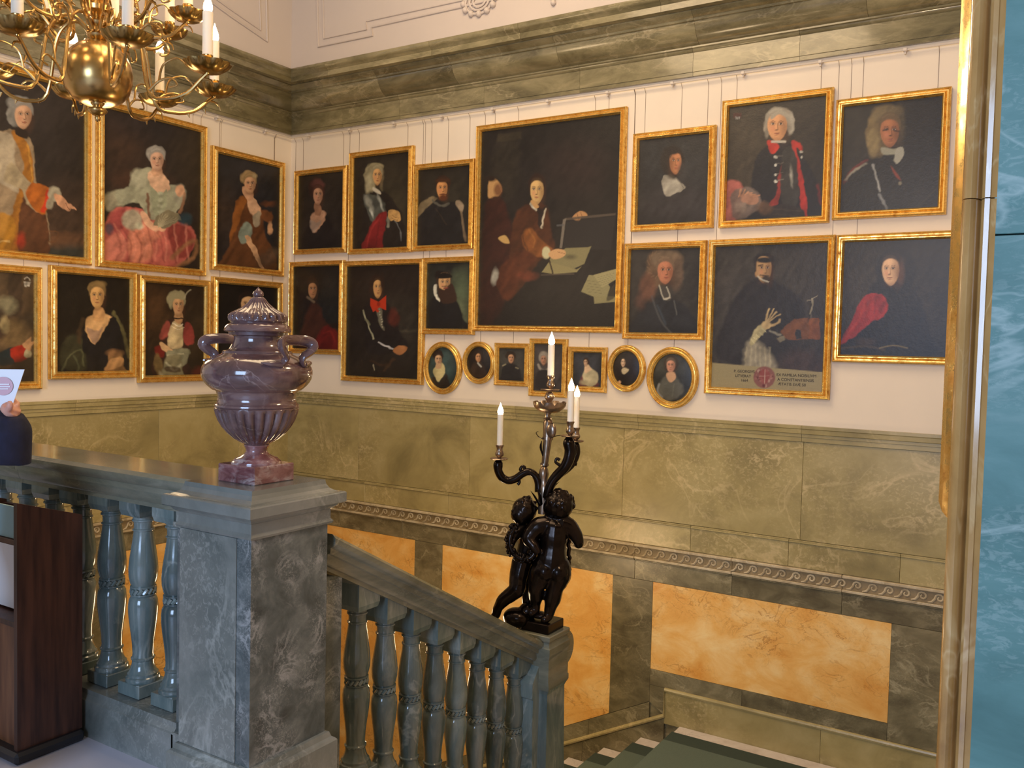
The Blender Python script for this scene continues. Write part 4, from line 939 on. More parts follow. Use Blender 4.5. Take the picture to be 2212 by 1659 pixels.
def grid_canvas(side,a0,a1,z0,z1,d,fn,bg,parent,oval=None,cell=.0058,bulge=0):
    nu=max(6,int((a1-a0)/cell)); nv=max(6,int((z1-z0)/cell))
    ga=np.linspace(a0,a1,nu+1); gz=np.linspace(z0,z1,nv+1); A,Z=np.meshgrid(ga,gz); A=A.ravel();Z=Z.ravel()
    ac,zc=(a0+a1)/2,(z0+z1)/2; rr=((A-ac)/((a1-a0)/2))**2+((Z-zc)/((z1-z0)/2))**2
    D=d+bulge*(1-np.clip(rr,0,1))
    if side=='R': X=np.stack([A,-D,Z],1)
    else: X=np.stack([D,A,Z],1)
    v=X-C0; zz=v@FW; U=CX+FPX*(v@RT)/zz; V=CY-FPX*(v@UP)/zz
    s=Paint(U,V,bg); fn(s); s.tex()
    n=s.rs.rand(len(U)); s.C*= (1+.10*(n-.5))[:,None]
    i=np.arange(nu*nv); r=i//nu; c=i%nu; q=r*(nu+1)+c
    F=np.stack([q,q+1,q+nu+2,q+nu+1],1)
    if oval:
        keep=rr[F].min(1)<1.0; F=F[keep]
    if side=='L': F=F[:,::-1]
    used=np.unique(F); mp=np.zeros(len(X),int); mp[used]=np.arange(len(used)); X=X[used]; Cc=s.C[used]; F=mp[F]
    me=bpy.data.meshes.new('canvas'); me.vertices.add(len(X)); me.vertices.foreach_set('co',X.astype(np.float32).ravel())
    me.loops.add(len(F)*4); me.loops.foreach_set('vertex_index',F.astype(np.int32).ravel())
    me.polygons.add(len(F)); me.polygons.foreach_set('loop_start',np.arange(0,len(F)*4,4,dtype=np.int32))
    me.update(calc_edges=True); me.polygons.foreach_set('use_smooth',np.ones(len(F),bool))
    ca=me.color_attributes.new('paint','FLOAT_COLOR','POINT'); col=np.ones((len(X),4),np.float32); col[:,:3]=np.clip(Cc,0,1); ca.data.foreach_set('color',col.ravel())
    me.materials.append(mCanvas); return link('canvas',me,parent)
def painting(side,tl,br,label,bg,fn,fw=None,oval=False,wires=(.12,.88),cat='painting',group='gilt-framed portraits on the walls',width=None,t=.05,name='framed_portrait'):
    ax,val=(1,-t) if side=='R' else (0,t)
    ia=0 if side=='R' else 1
    if oval:
        cx_,cy_,rx,ry=tl; c=at(cx_,cy_,ax,val); a0=at(cx_-rx,cy_,ax,val)[ia]; a1=at(cx_+rx,cy_,ax,val)[ia]; z1=at(cx_,cy_-ry,ax,val)[2]; z0=at(cx_,cy_+ry,ax,val)[2]
    else:
        P=at(*tl,ax,val); Q=at(*br,ax,val); a0,a1=P[ia],Q[ia]; z1,z0=P[2],Q[2]
        if side=='L' and width: a0=a1-width
        if side=='R' and width: a1=a0+width
    a0,a1=min(a0,a1),max(a0,a1); w=fw or FWD[side]
    r=empty(name,wp(side,(a0+a1)/2,z0,.0)); tag(r,label,cat,group)
    b=MB()
    if oval:
        n=48; pts=[wp(side,(a0+a1)/2+(a1-a0)/2*math.cos(2*PI*i/n),(z0+z1)/2+(z1-z0)/2*math.sin(2*PI*i/n),.004) for i in range(n)]
    else: pts=[wp(side,a,z,.004) for a,z in ((a0,z0),(a1,z0),(a1,z1),(a0,z1))]
    up=(0,-1,0) if side=='R' else (1,0,0)
    b.sweep(pts,frame_prof(w,t),closed=True,up=up)
    # make sure the moulding runs inwards
    b.build('frame',mGold,r,smooth=(30 if not oval else 50))
    grid_canvas(side,a0+w*.93,a1-w*.93,z0+w*.93,z1-w*.93,t*.45,fn,bg,r,oval=oval,bulge=(.012 if oval else 0))
    back=MB()
    if not oval: back.box(wp(side,a0+.02,z0+.02,.006),wp(side,a1-.02,z1-.02,.014)).build('stretcher',mWood,r)
    for f in wires:
        a=a0+(a1-a0)*f
        MB().tube([wp(side,a,z1-.03,.0022),wp(side,a,3.47,.0022),wp(side,a,3.505,.030)],.0016,5,sub=1).build('hanging_wire',mWire,r)
    rebase(r); ALLP.append(r); return r

DK=(30,24,20)
def f_P1(s):
    s.e(120,480,160,70,(74,54,40),90,.8); s.e(170,560,120,40,(62,64,58),30,.8); s.e(120,518,110,14,(128,86,56),16,.6); s.e(60,300,60,120,(40,34,32),60,.6)
    s.p([(-60,300),(0,285),(30,280),(66,300),(74,350),(80,400),(98,440),(96,560),(-60,560)],(150,128,98),3)
    s.p([(-60,300),(5,286),(30,300),(34,360),(60,395),(50,420),(10,400),(-40,360)],(172,156,128),4)
    s.p([(24,284),(46,290),(66,330),(74,400),(60,470),(28,560),(-10,560),(20,480),(44,400),(50,350)],(160,104,36),3); s.p([(48,430),(76,440),(100,470),(104,560),(40,560)],(92,56,34),3)
    s.p([(-30,465),(30,470),(20,540),(-40,552)],(176,122,36),4,.9); s.l([(0,522),(22,520)],3,(216,180,110),1.5,.7); s.l([(58,310),(70,380),(66,430)],3,(196,144,60),2,.7); s.e(44,520,10,16,(168,50,30),10,.8)
    s.p([(24,350),(64,392),(104,414),(100,440),(92,462),(56,440),(48,410),(10,390)],(168,150,116),3)
    s.p([(72,394),(110,410),(116,424),(100,458),(86,462),(60,436),(58,412)],(176,96,32),3); s.p([(100,412),(112,420),(100,456),(88,456),(96,436)],(196,58,28),2)
    s.e(118,420,14,17,(166,156,130),4); s.e(108,440,8,12,(150,140,116),3)
    s.p([(116,420),(134,424),(146,436),(164,455),(154,450),(148,456),(136,452),(124,440)],(212,156,116),2); s.l([(142,440),(150,453)],1.5,(120,70,50)); s.l([(150,446),(163,455)],3,(214,158,118),1.2)
    s.l([(100,500),(126,500),(120,520),(104,520)],2,(110,70,40),2,.8)
    s.e(34,246,20,28,(136,132,122),3); s.e(40,222,26,14,(150,146,136),4); s.face(50,250,38,54,(214,166,128),.35,1,hair=(140, 134, 124)); s.p([(36,276),(58,284),(58,300),(34,290)],(40,28,22),2)
def f_P2(s):
    s.e(260,300,50,90,(62,42,30),60,.8); s.e(430,330,40,90,(58,46,32),60,.8); s.e(320,250,90,50,(34,30,34),40,.6); s.e(300,390,60,20,(80,50,34),20,.5)
    s.p([(228,480),(250,450),(300,450),(360,470),(410,490),(424,520),(400,560),(380,576),(300,570),(222,560),(224,520)],(186,96,84),4)
    for q,c in (([(236,470),(270,450),(280,480),(250,500)],(168,76,72)),([(280,490),(330,480),(350,520),(320,566),(280,560)],(214,134,104)),([(370,480),(412,500),(416,540),(384,560),(364,520)],(128,52,46)),([(228,520),(262,506),(270,560),(226,562)],(212,128,106)),([(330,520),(366,520),(372,560),(340,574)],(190,100,86))): s.p(q,c,6,.9)
    for k in range(7): s.l([(236+k*26,480+(k%3)*10),(262+k*22,530),(250+k*26,566)],2.5,(120,48,44),5,.55); s.l([(246+k*26,484),(272+k*22,528),(262+k*24,562)],2.5,(230,150,124),5,.55)
    s.e(250,430,26,18,(164,158,128),6); s.e(238,440,12,18,(150,142,116),5); s.e(286,475,22,22,(176,168,140),6,.9)
    s.p([(290,370),(316,362),(332,372),(338,400),(380,400),(396,420),(388,450),(350,476),(318,470),(300,440),(256,440),(250,414),(278,404)],(158,156,128),3)
    s.e(300,385,18,22,(170,166,138),6,.8); s.e(388,420,14,22,(150,146,124),5,.8)
    s.l([(318,420),(322,470)],6,(110,60,36),3,.8)
    s.p([(318,374),(342,368),(362,386),(366,410),(346,420),(328,404)],(222,178,142),3); s.p([(328,350),(346,350),(350,376),(328,380)],(206,158,122),2)
    s.p([(326,404),(346,420),(360,410),(356,450),(336,466),(328,440)],(150,152,122),2); 
    for k in range(4): s.e(346,418+k*13,6,4,(176,176,146),2,.8)
    s.e(389,412,10,13,(206,156,120),3); s.l([(398,420),(396,440),(388,460)],6,(150,108,78),3,.8)
    s.p([(304,458),(316,460),(330,484),(346,488),(348,498),(330,498),(312,484)],(222,172,136),2); s.e(350,494,8,6,(220,168,130),2)
    s.p([(330,486),(338,466),(362,454),(386,462),(391,474),(356,494)],(130,120,92),1.5,1,False)
    for k in range(8): s.l([(340,492),(344+k*6,460+k*2)],1.2,(180,168,134),1,.8)
    s.e(400,474,14,14,(36,66,76),8,.7); s.e(236,495,9,12,(60,70,86),6,.8); s.l([(372,556),(400,530),(424,520),(418,556),(380,576)],8,(156,110,72),6,.8); s.e(300,488,10,8,(198,192,160),4,.6)
    s.e(337,333,20,19,(156,150,138),3); s.face(339,346,30,42,(220,174,142),.1,1,hair=(156, 150, 138))
def f_P3(s):
    s.e(480,460,30,50,(60,46,36),40,.7); s.e(590,440,30,60,(34,36,40),40,.8); s.e(540,340,60,30,(34,34,42),40,.7); s.l([(468,446),(500,450)],4,(80,60,44),8,.5)
    s.p([(514,430),(530,424),(552,432),(566,460),(570,500),(590,540),(590,590),(476,582),(496,530),(504,480)],(96,58,32),4)
    s.p([(510,436),(532,430),(520,470),(504,510),(496,520)],(140,84,36),3,.9); s.e(580,440,14,6,(110,64,36),6,.7); s.p([(560,455),(586,458),(584,480),(568,474)],(120,72,38),4,.8)
    s.p([(532,424),(548,426),(562,450),(560,476),(546,468),(536,448)],(206,164,128),2); s.p([(546,466),(562,458),(562,486),(550,490)],(150,136,112),2.5)
    s.p([(530,478),(544,492),(540,520),(520,526),(516,500)],(130,140,124),3); s.p([(530,516),(542,514),(566,570),(570,582),(562,576)],(206,160,118),2)
    s.e(582,492,6,14,(198,152,112),2.5); s.e(574,560,18,14,(86,66,52),12,.7); s.e(590,545,12,10,(90,72,58),8,.6)
    s.p([(524,404),(546,406),(546,430),(532,432)],(196,150,114),2); s.e(536,384,17,15,(150,124,84),3); s.face(540,398,25,38,(206,160,120),.2,1,hair=(146, 120, 80)); s.e(550,380,6,5,(170,150,110),3,.7)
def f_P4(s):
    s.e(60,640,60,60,(90,70,48),60,.7); s.p([(20,590),(46,590),(46,690),(20,690)],(62,48,36),5,.8); s.e(80,690,30,16,(60,50,38),12,.8); s.e(50,740,50,20,(140,110,72),20,.6); s.e(10,660,28,20,(140,132,100),12,.8); s.e(30,720,30,30,(120,96,60),18,.7)
    s.p([(-20,770),(20,752),(40,752),(40,784),(0,788)],(30,46,50),3); s.p([(22,756),(52,744),(66,762),(58,776),(34,784)],(176,44,26),2.5); s.e(60,764,9,10,(200,184,140),2.5)
    s.p([(48,744),(60,732),(66,728),(66,738),(80,732),(70,744),(66,756),(54,754)],(214,162,112),2); s.e(-10,700,26,40,(60,40,32),10,.8); s.e(10,700,10,18,(180,160,110),6,.6)
    s.p([(52,608),(66,608),(64,618),(54,618)],(206,196,176),1.5,.9,False); s.l([(54,604),(59,600),(64,604)],2,(206,196,176)); s.l([(59,602),(59,618)],1,(60,46,36)); s.l([(53,612),(66,612)],1,(60,46,36)); s.e(60,800,60,30,(40,30,22),20,.7)
def f_P5(s):
    s.p([(196,690),(210,680),(240,676),(258,688),(274,740),(282,800),(130,804),(128,770),(150,730),(170,720)],(30,26,26),3)
    s.p([(130,790),(136,740),(160,722),(180,740),(186,800)],(58,56,36),6,.9); s.l([(134,800),(150,770),(176,756),(180,790)],2.5,(112,112,76),4,.7); s.l([(160,770),(170,790),(166,804)],3,(96,100,70),4,.6)
    s.l([(246,676),(258,700),(270,730),(278,770)],8,(104,96,58),4,.8); s.l([(170,740),(172,710),(180,690)],8,(70,52,32),5,.8)
    s.p([(204,678),(222,676),(244,686),(232,710),(216,742),(196,742),(184,716),(186,690)],(218,170,112),3); s.p([(186,708),(212,714),(222,706),(208,742),(196,732)],(150,120,100),3,.8)
    s.p([(204,664),(222,664),(226,690),(202,692)],(206,156,100),2.5); s.p([(184,718),(206,744),(238,688),(258,700),(262,760),(230,780),(180,760)],(24,22,24),2)
    s.p([(236,760),(262,762),(266,790),(276,804),(246,804),(226,798),(234,784)],(150,110,66),3,.9); s.p([(240,776),(262,772),(262,788),(228,802),(230,790)],(204,152,96),3); s.e(248,762,18,8,(140,100,64),5,.8)
    s.e(210,624,20,18,(130,104,62),3); s.face(210,640,31,50,(222,172,106),.0,1,hair=(126, 100, 60)); s.e(218,614,12,7,(150,120,72),4,.6)
def f_P6(s):
    s.e(330,660,30,60,(84,56,30),50,.7); s.e(430,720,30,50,(60,46,30),40,.7)
    s.p([(360,694),(374,690),(400,692),(416,716),(414,740),(400,770),(416,822),(336,818),(330,780),(344,740)],(56,34,26),3)
    s.p([(352,702),(364,694),(366,720),(344,734)],(146,70,58),3); s.p([(400,698),(414,704),(420,740),(402,744),(396,720)],(140,58,50),3); s.p([(334,752),(356,746),(354,770),(338,768)],(120,34,26),3); s.p([(334,768),(344,766),(352,800),(344,814),(332,790)],(130,106,62),4,.8)
    s.p([(366,708),(376,694),(392,700),(396,730),(392,752),(364,750),(362,724)],(196,172,126),3); s.l([(372,698),(384,704),(394,700)],2,(230,214,180),1.2); s.l([(370,704),(384,712),(396,706)],1.5,(226,208,172),1.2); s.e(372,732,9,12,(206,184,134),5,.8); s.e(390,730,7,10,(190,168,122),4,.8)
    s.p([(344,744),(350,740),(374,756),(382,764),(370,766),(350,756)],(214,172,122),2); s.p([(364,758),(400,752),(410,762),(402,786),(388,790),(382,770),(362,770)],(140,136,106),3)
    s.l([(364,768),(396,764)],3,(196,188,150),2); s.p([(360,770),(390,766),(394,800),(400,818),(350,818),(352,794)],(132,124,92),4); s.l([(360,784),(376,800),(390,788)],5,(190,184,148),3,.8); s.p([(356,792),(388,794),(388,804),(358,802)],(60,40,26),3,.8); s.e(434,806,20,14,(96,34,26),10,.7); s.l([(346,806),(352,818)],7,(170,160,124),4,.8)
    s.p([(376,670),(392,672),(394,696),(378,696)],(190,146,100),2); s.l([(374,688),(394,690)],3,(40,26,20),1.5)
    s.p([(362,640),(372,630),(392,628),(402,642),(396,660),(378,658),(368,668),(362,656)],(150,140,104),3); s.face(385,660,24,40,(206,160,112),.3,1); s.p([(364,644),(380,632),(400,638),(398,648),(378,646),(368,664)],(158,148,110),2.5); s.l([(398,644),(404,632),(412,626)],2.5,(170,160,130),1.5,.8)
def f_P7(s):
    s.p([(486,720),(510,700),(560,690),(600,720),(610,800),(480,800)],(24,22,22),8); s.p([(516,640),(544,634),(546,668),(520,670)],(40,26,20),2); s.face(535,658,29,44,(214,172,124),.1,1,hair=(36, 26, 20)); s.p([(518,646),(526,634),(544,632),(548,642),(536,640)],(34,24,18),2.5); s.e(535,700,12,10,(190,180,160),4,.8)
def f_R1(s):
    s.e(690,440,50,60,(46,38,30),50,.5); s.p([(668,486),(690,470),(706,462),(724,500),(730,530),(650,530),(656,500)],(26,22,22),8)
    s.p([(670,468),(680,456),(692,454),(704,458),(700,480),(680,502),(672,492)],(184,140,108),3); s.p([(668,476),(682,480),(694,476),(680,502),(670,492)],(160,140,122),3,.7); s.p([(680,438),(692,440),(694,462),(680,464)],(150,108,80),2)
    s.e(684,408,17,24,(58,32,28),5,.9); s.e(687,398,14,10,(96,56,50),5,.8); s.face(687,422,21,38,(190,142,110),.1,1,hair=(72, 42, 34))
def f_R2(s):
    s.e(850,450,50,90,(66,60,42),70,.55)
    s.p([(790,424),(808,410),(838,420),(858,450),(870,470),(868,540),(790,540),(784,470)],(34,28,24),4)
    s.p([(786,432),(796,420),(816,424),(830,440),(836,470),(812,480),(796,470)],(76,78,70),3); s.e(798,440,7,18,(150,148,132),5,.8,-25); s.e(822,438,3,20,(170,170,156),3,.8,-20); s.e(803,460,3,10,(190,190,176),2.5,.6,-20)
    s.p([(828,458),(836,458),(832,490),(826,520),(824,538),(780,540),(796,500),(812,470)],(120,30,30),3); s.l([(822,466),(800,500),(790,536)],3,(156,50,46),3,.6); s.l([(818,480),(812,536)],2,(80,20,22),3,.6)
    s.p([(838,460),(850,454),(862,460),(866,472),(862,480),(850,476),(842,478)],(206,160,96),2); s.l([(846,466),(862,470)],1,(110,70,40)); s.l([(844,472),(860,476)],1,(110,70,40)); s.l([(838,470),(838,490)],5,(150,146,124),3,.7); s.l([(852,476),(862,490),(866,520)],2,(120,120,116),2,.8)
    s.e(800,384,13,30,(146,136,104),3); s.e(812,360,15,10,(160,148,112),3); s.e(824,384,5,24,(110,100,72),3); s.e(795,398,8,20,(160,150,118),3,.8); s.face(815,380,20,38,(210,162,104),.15,1,hair=(146, 136, 106)); s.p([(806,404),(820,412),(822,420),(806,412)],(200,190,166),2)
def f_R3(s):
    s.e(970,430,50,60,(52,48,36),60,.5)
    s.p([(900,480),(914,440),(938,428),(960,440),(992,436),(1004,480),(1008,536),(898,532)],(30,28,28),4)
    s.p([(896,470),(908,440),(934,424),(944,430),(924,446),(912,462)],(120,104,76),3); s.p([(984,436),(994,434),(1002,446),(998,460),(990,452)],(150,130,104),3); s.l([(996,458),(1000,480),(1006,520)],5,(126,106,80),3,.8)
    s.l([(936,432),(952,444),(970,440)],5,(90,86,74),2.5,.9); s.l([(940,450),(966,486)],1.5,(70,54,40),2,.6)
    s.e(956,394,16,14,(58,34,20),3); s.face(955,408,24,42,(208,146,88),.35,1,hair=(52, 32, 20)); s.e(957,427,9,7,(96,50,26),4,.8); s.l([(950,420),(966,420)],2.5,(90,44,24),1.5,.8); s.e(955,390,14,4,(70,40,22),2.5)
def f_R4(s):
    s.p([(1074,290),(1128,284),(1126,300),(1074,306)],(58,50,36),3,.8,False); s.p([(1074,310),(1120,306),(1110,420),(1060,420)],(48,42,32),20,.6); s.e(1250,360,60,50,(48,34,30),60,.6)
    s.p([(1048,450),(1060,430),(1086,430),(1100,470),(1110,520),(1100,600),(1080,680),(1036,700),(1040,560)],(58,26,18),8,.9)
    s.p([(1110,470),(1140,440),(1180,446),(1190,500),(1200,540),(1170,560),(1140,600),(1110,640),(1090,640),(1100,560)],(74,40,22),5)
    s.p([(1130,500),(1150,494),(1170,520),(1196,540),(1184,556),(1150,552),(1130,530)],(126,74,34),4); s.p([(1098,560),(1130,540),(1160,560),(1130,590),(1108,640),(1086,644),(1070,600)],(88,44,24),6,.9); s.e(1140,596,22,10,(110,54,34),6,.8); s.e(1068,598,7,18,(170,164,146),4,.8,8)
    s.l([(1142,496),(1156,520),(1150,536)],3,(150,96,46),3,.7); s.l([(1130,510),(1138,540)],3,(60,30,18),4,.7)
    s.p([(1146,436),(1160,452),(1162,484),(1170,492),(1180,452),(1178,446),(1166,450)],(40,28,24),2); s.l([(1147,440),(1158,452)],5,(200,190,164),2); s.l([(1178,452),(1172,480),(1170,492)],3.5,(180,166,140),2)
    s.e(1160,400,18,26,(50,28,20),4); s.face(1160,412,30,54,(212,172,110),-.2,1,hair=(44, 26, 18)); s.p([(1146,436),(1152,432),(1164,446),(1156,450)],(196,152,96),2)
    s.p([(1056,390),(1070,386),(1082,400),(1084,412),(1076,424),(1062,428),(1054,424)],(190,146,92),3); s.e(1076,410,9,14,(100,56,34),6,.8); s.l([(1078,400),(1084,414)],2,(150,100,70),1.5,.7); s.e(1060,386,12,6,(40,26,18),5); s.e(1070,428,8,4,(60,34,22),4)
    s.p([(1076,514),(1090,508),(1098,516),(1100,526),(1086,524)],(200,160,96),2)
    s.p([(1236,470),(1252,456),(1266,460),(1268,468),(1256,470),(1250,478)],(190,140,90),2); s.l([(1246,460),(1250,474)],1,(90,50,30)); s.l([(1254,458),(1258,468)],1,(90,50,30))
    s.p([(1219,471),(1330,460),(1330,465),(1222,476)],(86,74,62),1.5,.9,False); s.p([(1216,474),(1223,472),(1214,536),(1209,536)],(120,110,96),1.5,1,False); s.p([(1223,478),(1330,466),(1320,540),(1216,538)],(44,40,38),4,.9,False); s.l([(1204,487),(1218,486)],4,(96,94,92),2,.7)
    s.p([(1186,560),(1222,536),(1270,534),(1277,532),(1262,570),(1240,580),(1190,576)],(140,130,88),2,1,False); s.p([(1170,588),(1186,566),(1246,582),(1256,576),(1246,588),(1198,592)],(150,138,92),1.5,1,False); s.l([(1186,560),(1194,590)],3,(50,36,26),1.5); s.e(1232,555,12,5,(80,72,52),6,.7)
    s.e(1180,546,9,13,(206,198,150),3); s.p([(1184,548),(1200,538),(1218,540),(1222,548),(1214,556),(1196,560)],(214,166,112),2); s.l([(1204,544),(1220,548)],1,(120,80,50)); s.l([(1170,594),(1240,592)],2.5,(90,76,64),1.5,.8)
    s.p([(1255,630),(1272,594),(1300,596),(1318,620),(1310,648),(1280,640)],(150,140,96),1.5,1,False); s.p([(1282,594),(1334,580),(1333,602),(1300,622)],(168,156,108),1.5,1,False); s.p([(1282,640),(1330,640),(1330,652),(1284,656)],(146,136,92),1.5,1,False); s.p([(1310,650),(1318,624),(1332,612),(1330,640)],(60,54,40),3,.8)
    for k in range(5): s.l([(1290+k*2,600+k*4),(1326,590+k*4)],.8,(110,100,70),.8,.6); s.l([(1268,606+k*6),(1300,610+k*6)],.8,(100,92,62),.8,.6)
    s.e(1180,690,140,26,(26,22,20),20,.5)
def f_R5(s):
    s.e(1450,340,70,60,(44,44,44),50,.6); s.e(1460,460,80,40,(66,60,58),60,.6)
    s.p([(1390,450),(1420,410),(1440,390),(1480,390),(1510,430),(1526,480),(1378,490)],(48,44,44),8)
    s.p([(1432,382),(1456,378),(1466,392),(1480,404),(1470,414),(1438,424),(1432,402)],(158,150,132),2); s.l([(1462,384),(1476,406)],1.5,(100,94,84))
    s.e(1452,350,26,36,(40,32,26),6,.9); s.face(1459,350,27,50,(184,122,80),.3,-1,hair=(36, 28, 24)); s.l([(1440,330),(1444,352),(1440,370)],5,(44,34,28),4,.8); s.e(1452,326,16,8,(36,28,24),4); s.l([(1454,324),(1448,340)],2,(50,36,28),1.5,.8); s.e(1474,370,10,20,(60,56,54),6,.6)
def f_R6(s):
    s.e(1620,330,60,90,(66,56,42),70,.7)
    s.p([(1650,320),(1690,306),(1716,316),(1744,350),(1776,420),(1784,480),(1610,480),(1620,420),(1630,350)],(26,24,28),4)
    s.p([(1656,306),(1674,304),(1684,320),(1672,334),(1662,326)],(176,46,34),2.5); s.p([(1710,304),(1730,312),(1732,326),(1720,320),(1726,350),(1738,400),(1746,480),(1734,480),(1726,400),(1716,350)],(164,40,32),2.5)
    s.p([(1676,420),(1686,360),(1692,360),(1690,400),(1680,440),(1660,444)],(130,40,34),2.5); s.p([(1690,330),(1712,320),(1722,360),(1724,440),(1690,440)],(50,46,42),3); s.e(1710,380,3,20,(150,146,130),3,.8,-6)
    s.p([(1670,445),(1730,448),(1734,480),(1664,478)],(44,36,32),3); s.l([(1670,452),(1730,456)],2,(70,56,48),2,.7); s.l([(1668,462),(1732,466)],2,(66,52,44),2,.7)
    for y in (340,356,378,392): s.e(1676,y,3.4,3,(190,186,170),1.5); s.l([(1678,y-2),(1692,y-4)],1.5,(120,110,96),1.5,.8)
    for y in (328,340): s.e(1731,y,3,3,(170,166,150),1.5,.8)
    s.p([(1564,400),(1582,390),(1600,396),(1606,420),(1596,470),(1562,474)],(176,96,84),5,.9); s.p([(1580,420),(1610,404),(1640,420),(1640,450),(1600,474),(1580,460)],(110,94,84),4,.9)
    for k in range(6): s.l([(1596+k*6,418+abs(k-3)*3),(1600+k*8,408+k*3)],3,(190,136,100),2,.8)
    s.p([(1600,420),(1636,424),(1634,440),(1606,438)],(170,120,92),3,.7); s.e(1650,450,16,14,(96,70,50),8,.8); s.e(1600,448,14,12,(140,120,104),6,.6); s.l([(1766,400),(1774,440)],6,(110,30,28),4,.8)
    s.e(1684,258,31,28,(150,140,122),3); s.e(1708,268,8,24,(156,148,130),3); s.e(1656,278,6,20,(140,130,112),3); s.face(1679,272,44,62,(214,154,104),-.15,1,hair=(148, 140, 122)); s.l([(1668,306),(1696,306)],5,(190,180,160),2); s.p([(1664,252),(1680,238),(1704,246),(1706,256),(1684,246),(1668,258)],(162,152,132),3)
    s.p([(1584,244),(1602,244),(1602,254),(1584,254)],(70,30,26),2,.9,False); s.p([(1588,252),(1599,252),(1597,258),(1590,258)],(150,146,140),1,.9,False); s.l([(1592,252),(1592,258)],1,(60,50,44)); s.l([(1595.5,252),(1595.5,258)],1,(60,50,44))
def f_R7(s):
    s.e(1850,320,60,110,(46,40,30),80,.6); s.p([(1826,400),(1856,350),(1890,334),(1950,330),(1990,360),(2010,440),(2000,456),(1824,460)],(28,24,20),6)
    s.p([(1822,388),(1850,356),(1876,342),(1870,352),(1840,374),(1824,398)],(96,36,30),3,.9); s.l([(1826,388),(1850,366),(1872,354)],5,(130,124,106),3,.9); s.l([(1886,356),(1894,390),(1902,412)],4,(150,148,140),3,.9); s.l([(1900,420),(1910,440),(1914,452)],6,(130,130,126),3,.8)
    s.e(1896,290,26,48,(106,88,54),5); s.e(1918,246,34,20,(104,88,58),6); s.e(1942,270,14,44,(74,62,40),8,.8); s.e(1886,310,14,30,(122,104,66),5,.8); s.face(1922,284,42,64,(164,104,66),.15,1,dark=(60,34,22),hair=(92, 74, 48)); s.l([(1908,282),(1918,279)],3,(50,30,20),2); s.l([(1932,282),(1942,284)],3,(50,30,20),2)
    s.p([(1904,318),(1930,322),(1946,318),(1950,332),(1940,352),(1930,346),(1936,334),(1908,334)],(146,142,120),2.5); s.p([(1936,322),(1950,318),(1952,336),(1938,354),(1932,344)],(156,152,134),2); s.p([(1924,358),(1940,378),(1946,390),(1934,380)],(126,50,28),2.5); s.e(1944,396,4,4,(120,110,86),2); s.l([(1984,446),(2020,410),(2034,390)],2,(60,50,34),3,.6)
def f_R8(s):
    s.e(720,640,30,60,(30,34,34),40,.7); s.e(650,640,20,40,(40,26,22),20,.5)
    s.p([(650,720),(662,680),(672,654),(692,664),(706,700),(730,712),(732,756),(650,758)],(66,34,22),8,.9); s.p([(680,740),(700,706),(722,710),(732,726),(730,760),(670,758)],(110,26,22),6,.9); s.l([(700,720),(716,716),(724,736)],3,(150,44,34),4,.6); s.e(720,704,10,5,(40,26,20),3)
    s.e(674,610,10,14,(50,32,22),4,.8); s.face(675,626,19,36,(176,126,84),.4,1,hair=(46, 30, 22)); s.l([(664,642),(678,652)],5,(130,110,86),3,.7)
def f_R9(s):
    s.e(860,700,50,60,(48,44,36),40,.7); s.l([(850,716),(900,714)],4,(90,84,66),6,.5); s.e(780,620,40,40,(40,32,26),40,.5)
    s.p([(784,670),(800,650),(830,650),(852,680),(866,720),(880,740),(870,760),(800,764),(788,720)],(26,22,22),5); s.e(850,686,12,20,(84,34,24),6,.8)
    s.l([(785,670),(790,690),(798,712),(807,734)],3,(170,164,130),2,.9); s.l([(790,692),(797,700)],5,(120,116,86),2,.7); s.l([(818,740),(850,754)],3,(190,184,176),1.8); s.p([(850,760),(856,750),(870,746),(880,752),(872,762),(862,768)],(170,112,66),2.5); s.l([(800,780),(830,790),(850,776)],5,(60,40,26),4,.7); s.l([(850,776),(830,800)],6,(66,46,30),4,.7); s.l([(806,790),(808,800)],3,(170,160,130),2,.8)
    s.p([(812,664),(824,660),(826,690),(832,712),(824,706)],(110,104,84),3); 
    for k in range(8): s.e(819+k*1.3,668+k*5.5,1.4,1.4,(190,180,150),1,.7)
    s.e(812,620,14,28,(44,28,20),3); s.face(816,622,20,42,(206,156,96),.2,1,hair=(42, 26, 18)); s.l([(806,640),(804,650)],6,(44,28,20),3,.8); s.e(826,610,4,18,(44,28,20),3,.9)
    s.p([(800,644),(818,652),(834,638),(834,670),(820,664),(806,674),(800,660)],(190,54,26),1.5,1,False); s.e(818,657,4,5,(150,36,18),2); s.l([(812,668),(816,672)],5,(180,50,24),2)
def f_R10(s):
    s.e(1000,640,26,50,(92,104,76),30,.8); s.e(990,680,20,30,(120,124,90),20,.5); s.e(935,640,14,40,(40,44,38),20,.7)
    s.p([(918,700),(922,660),(938,640),(958,640),(986,648),(1002,690),(1006,714),(916,716)],(20,20,22),4)
    s.p([(937,620),(944,616),(942,634),(952,646),(950,652),(940,640)],(206,200,176),2); s.p([(940,590),(950,584),(972,590),(974,600),(942,602)],(20,16,16),2); s.face(960,612,26,44,(214,168,114),.3,1); s.p([(946,594),(960,588),(974,594),(974,600),(948,602)],(18,15,15),2)
    s.p([(948,622),(960,626),(974,612),(982,624),(986,650),(958,656),(948,640)],(58,38,28),2.5); s.e(963,622,5,1.6,(140,70,56),1); s.l([(955,619),(970,618)],2,(90,60,40),1.5,.8); s.l([(944,600),(945,626)],3,(60,40,28),2,.8)
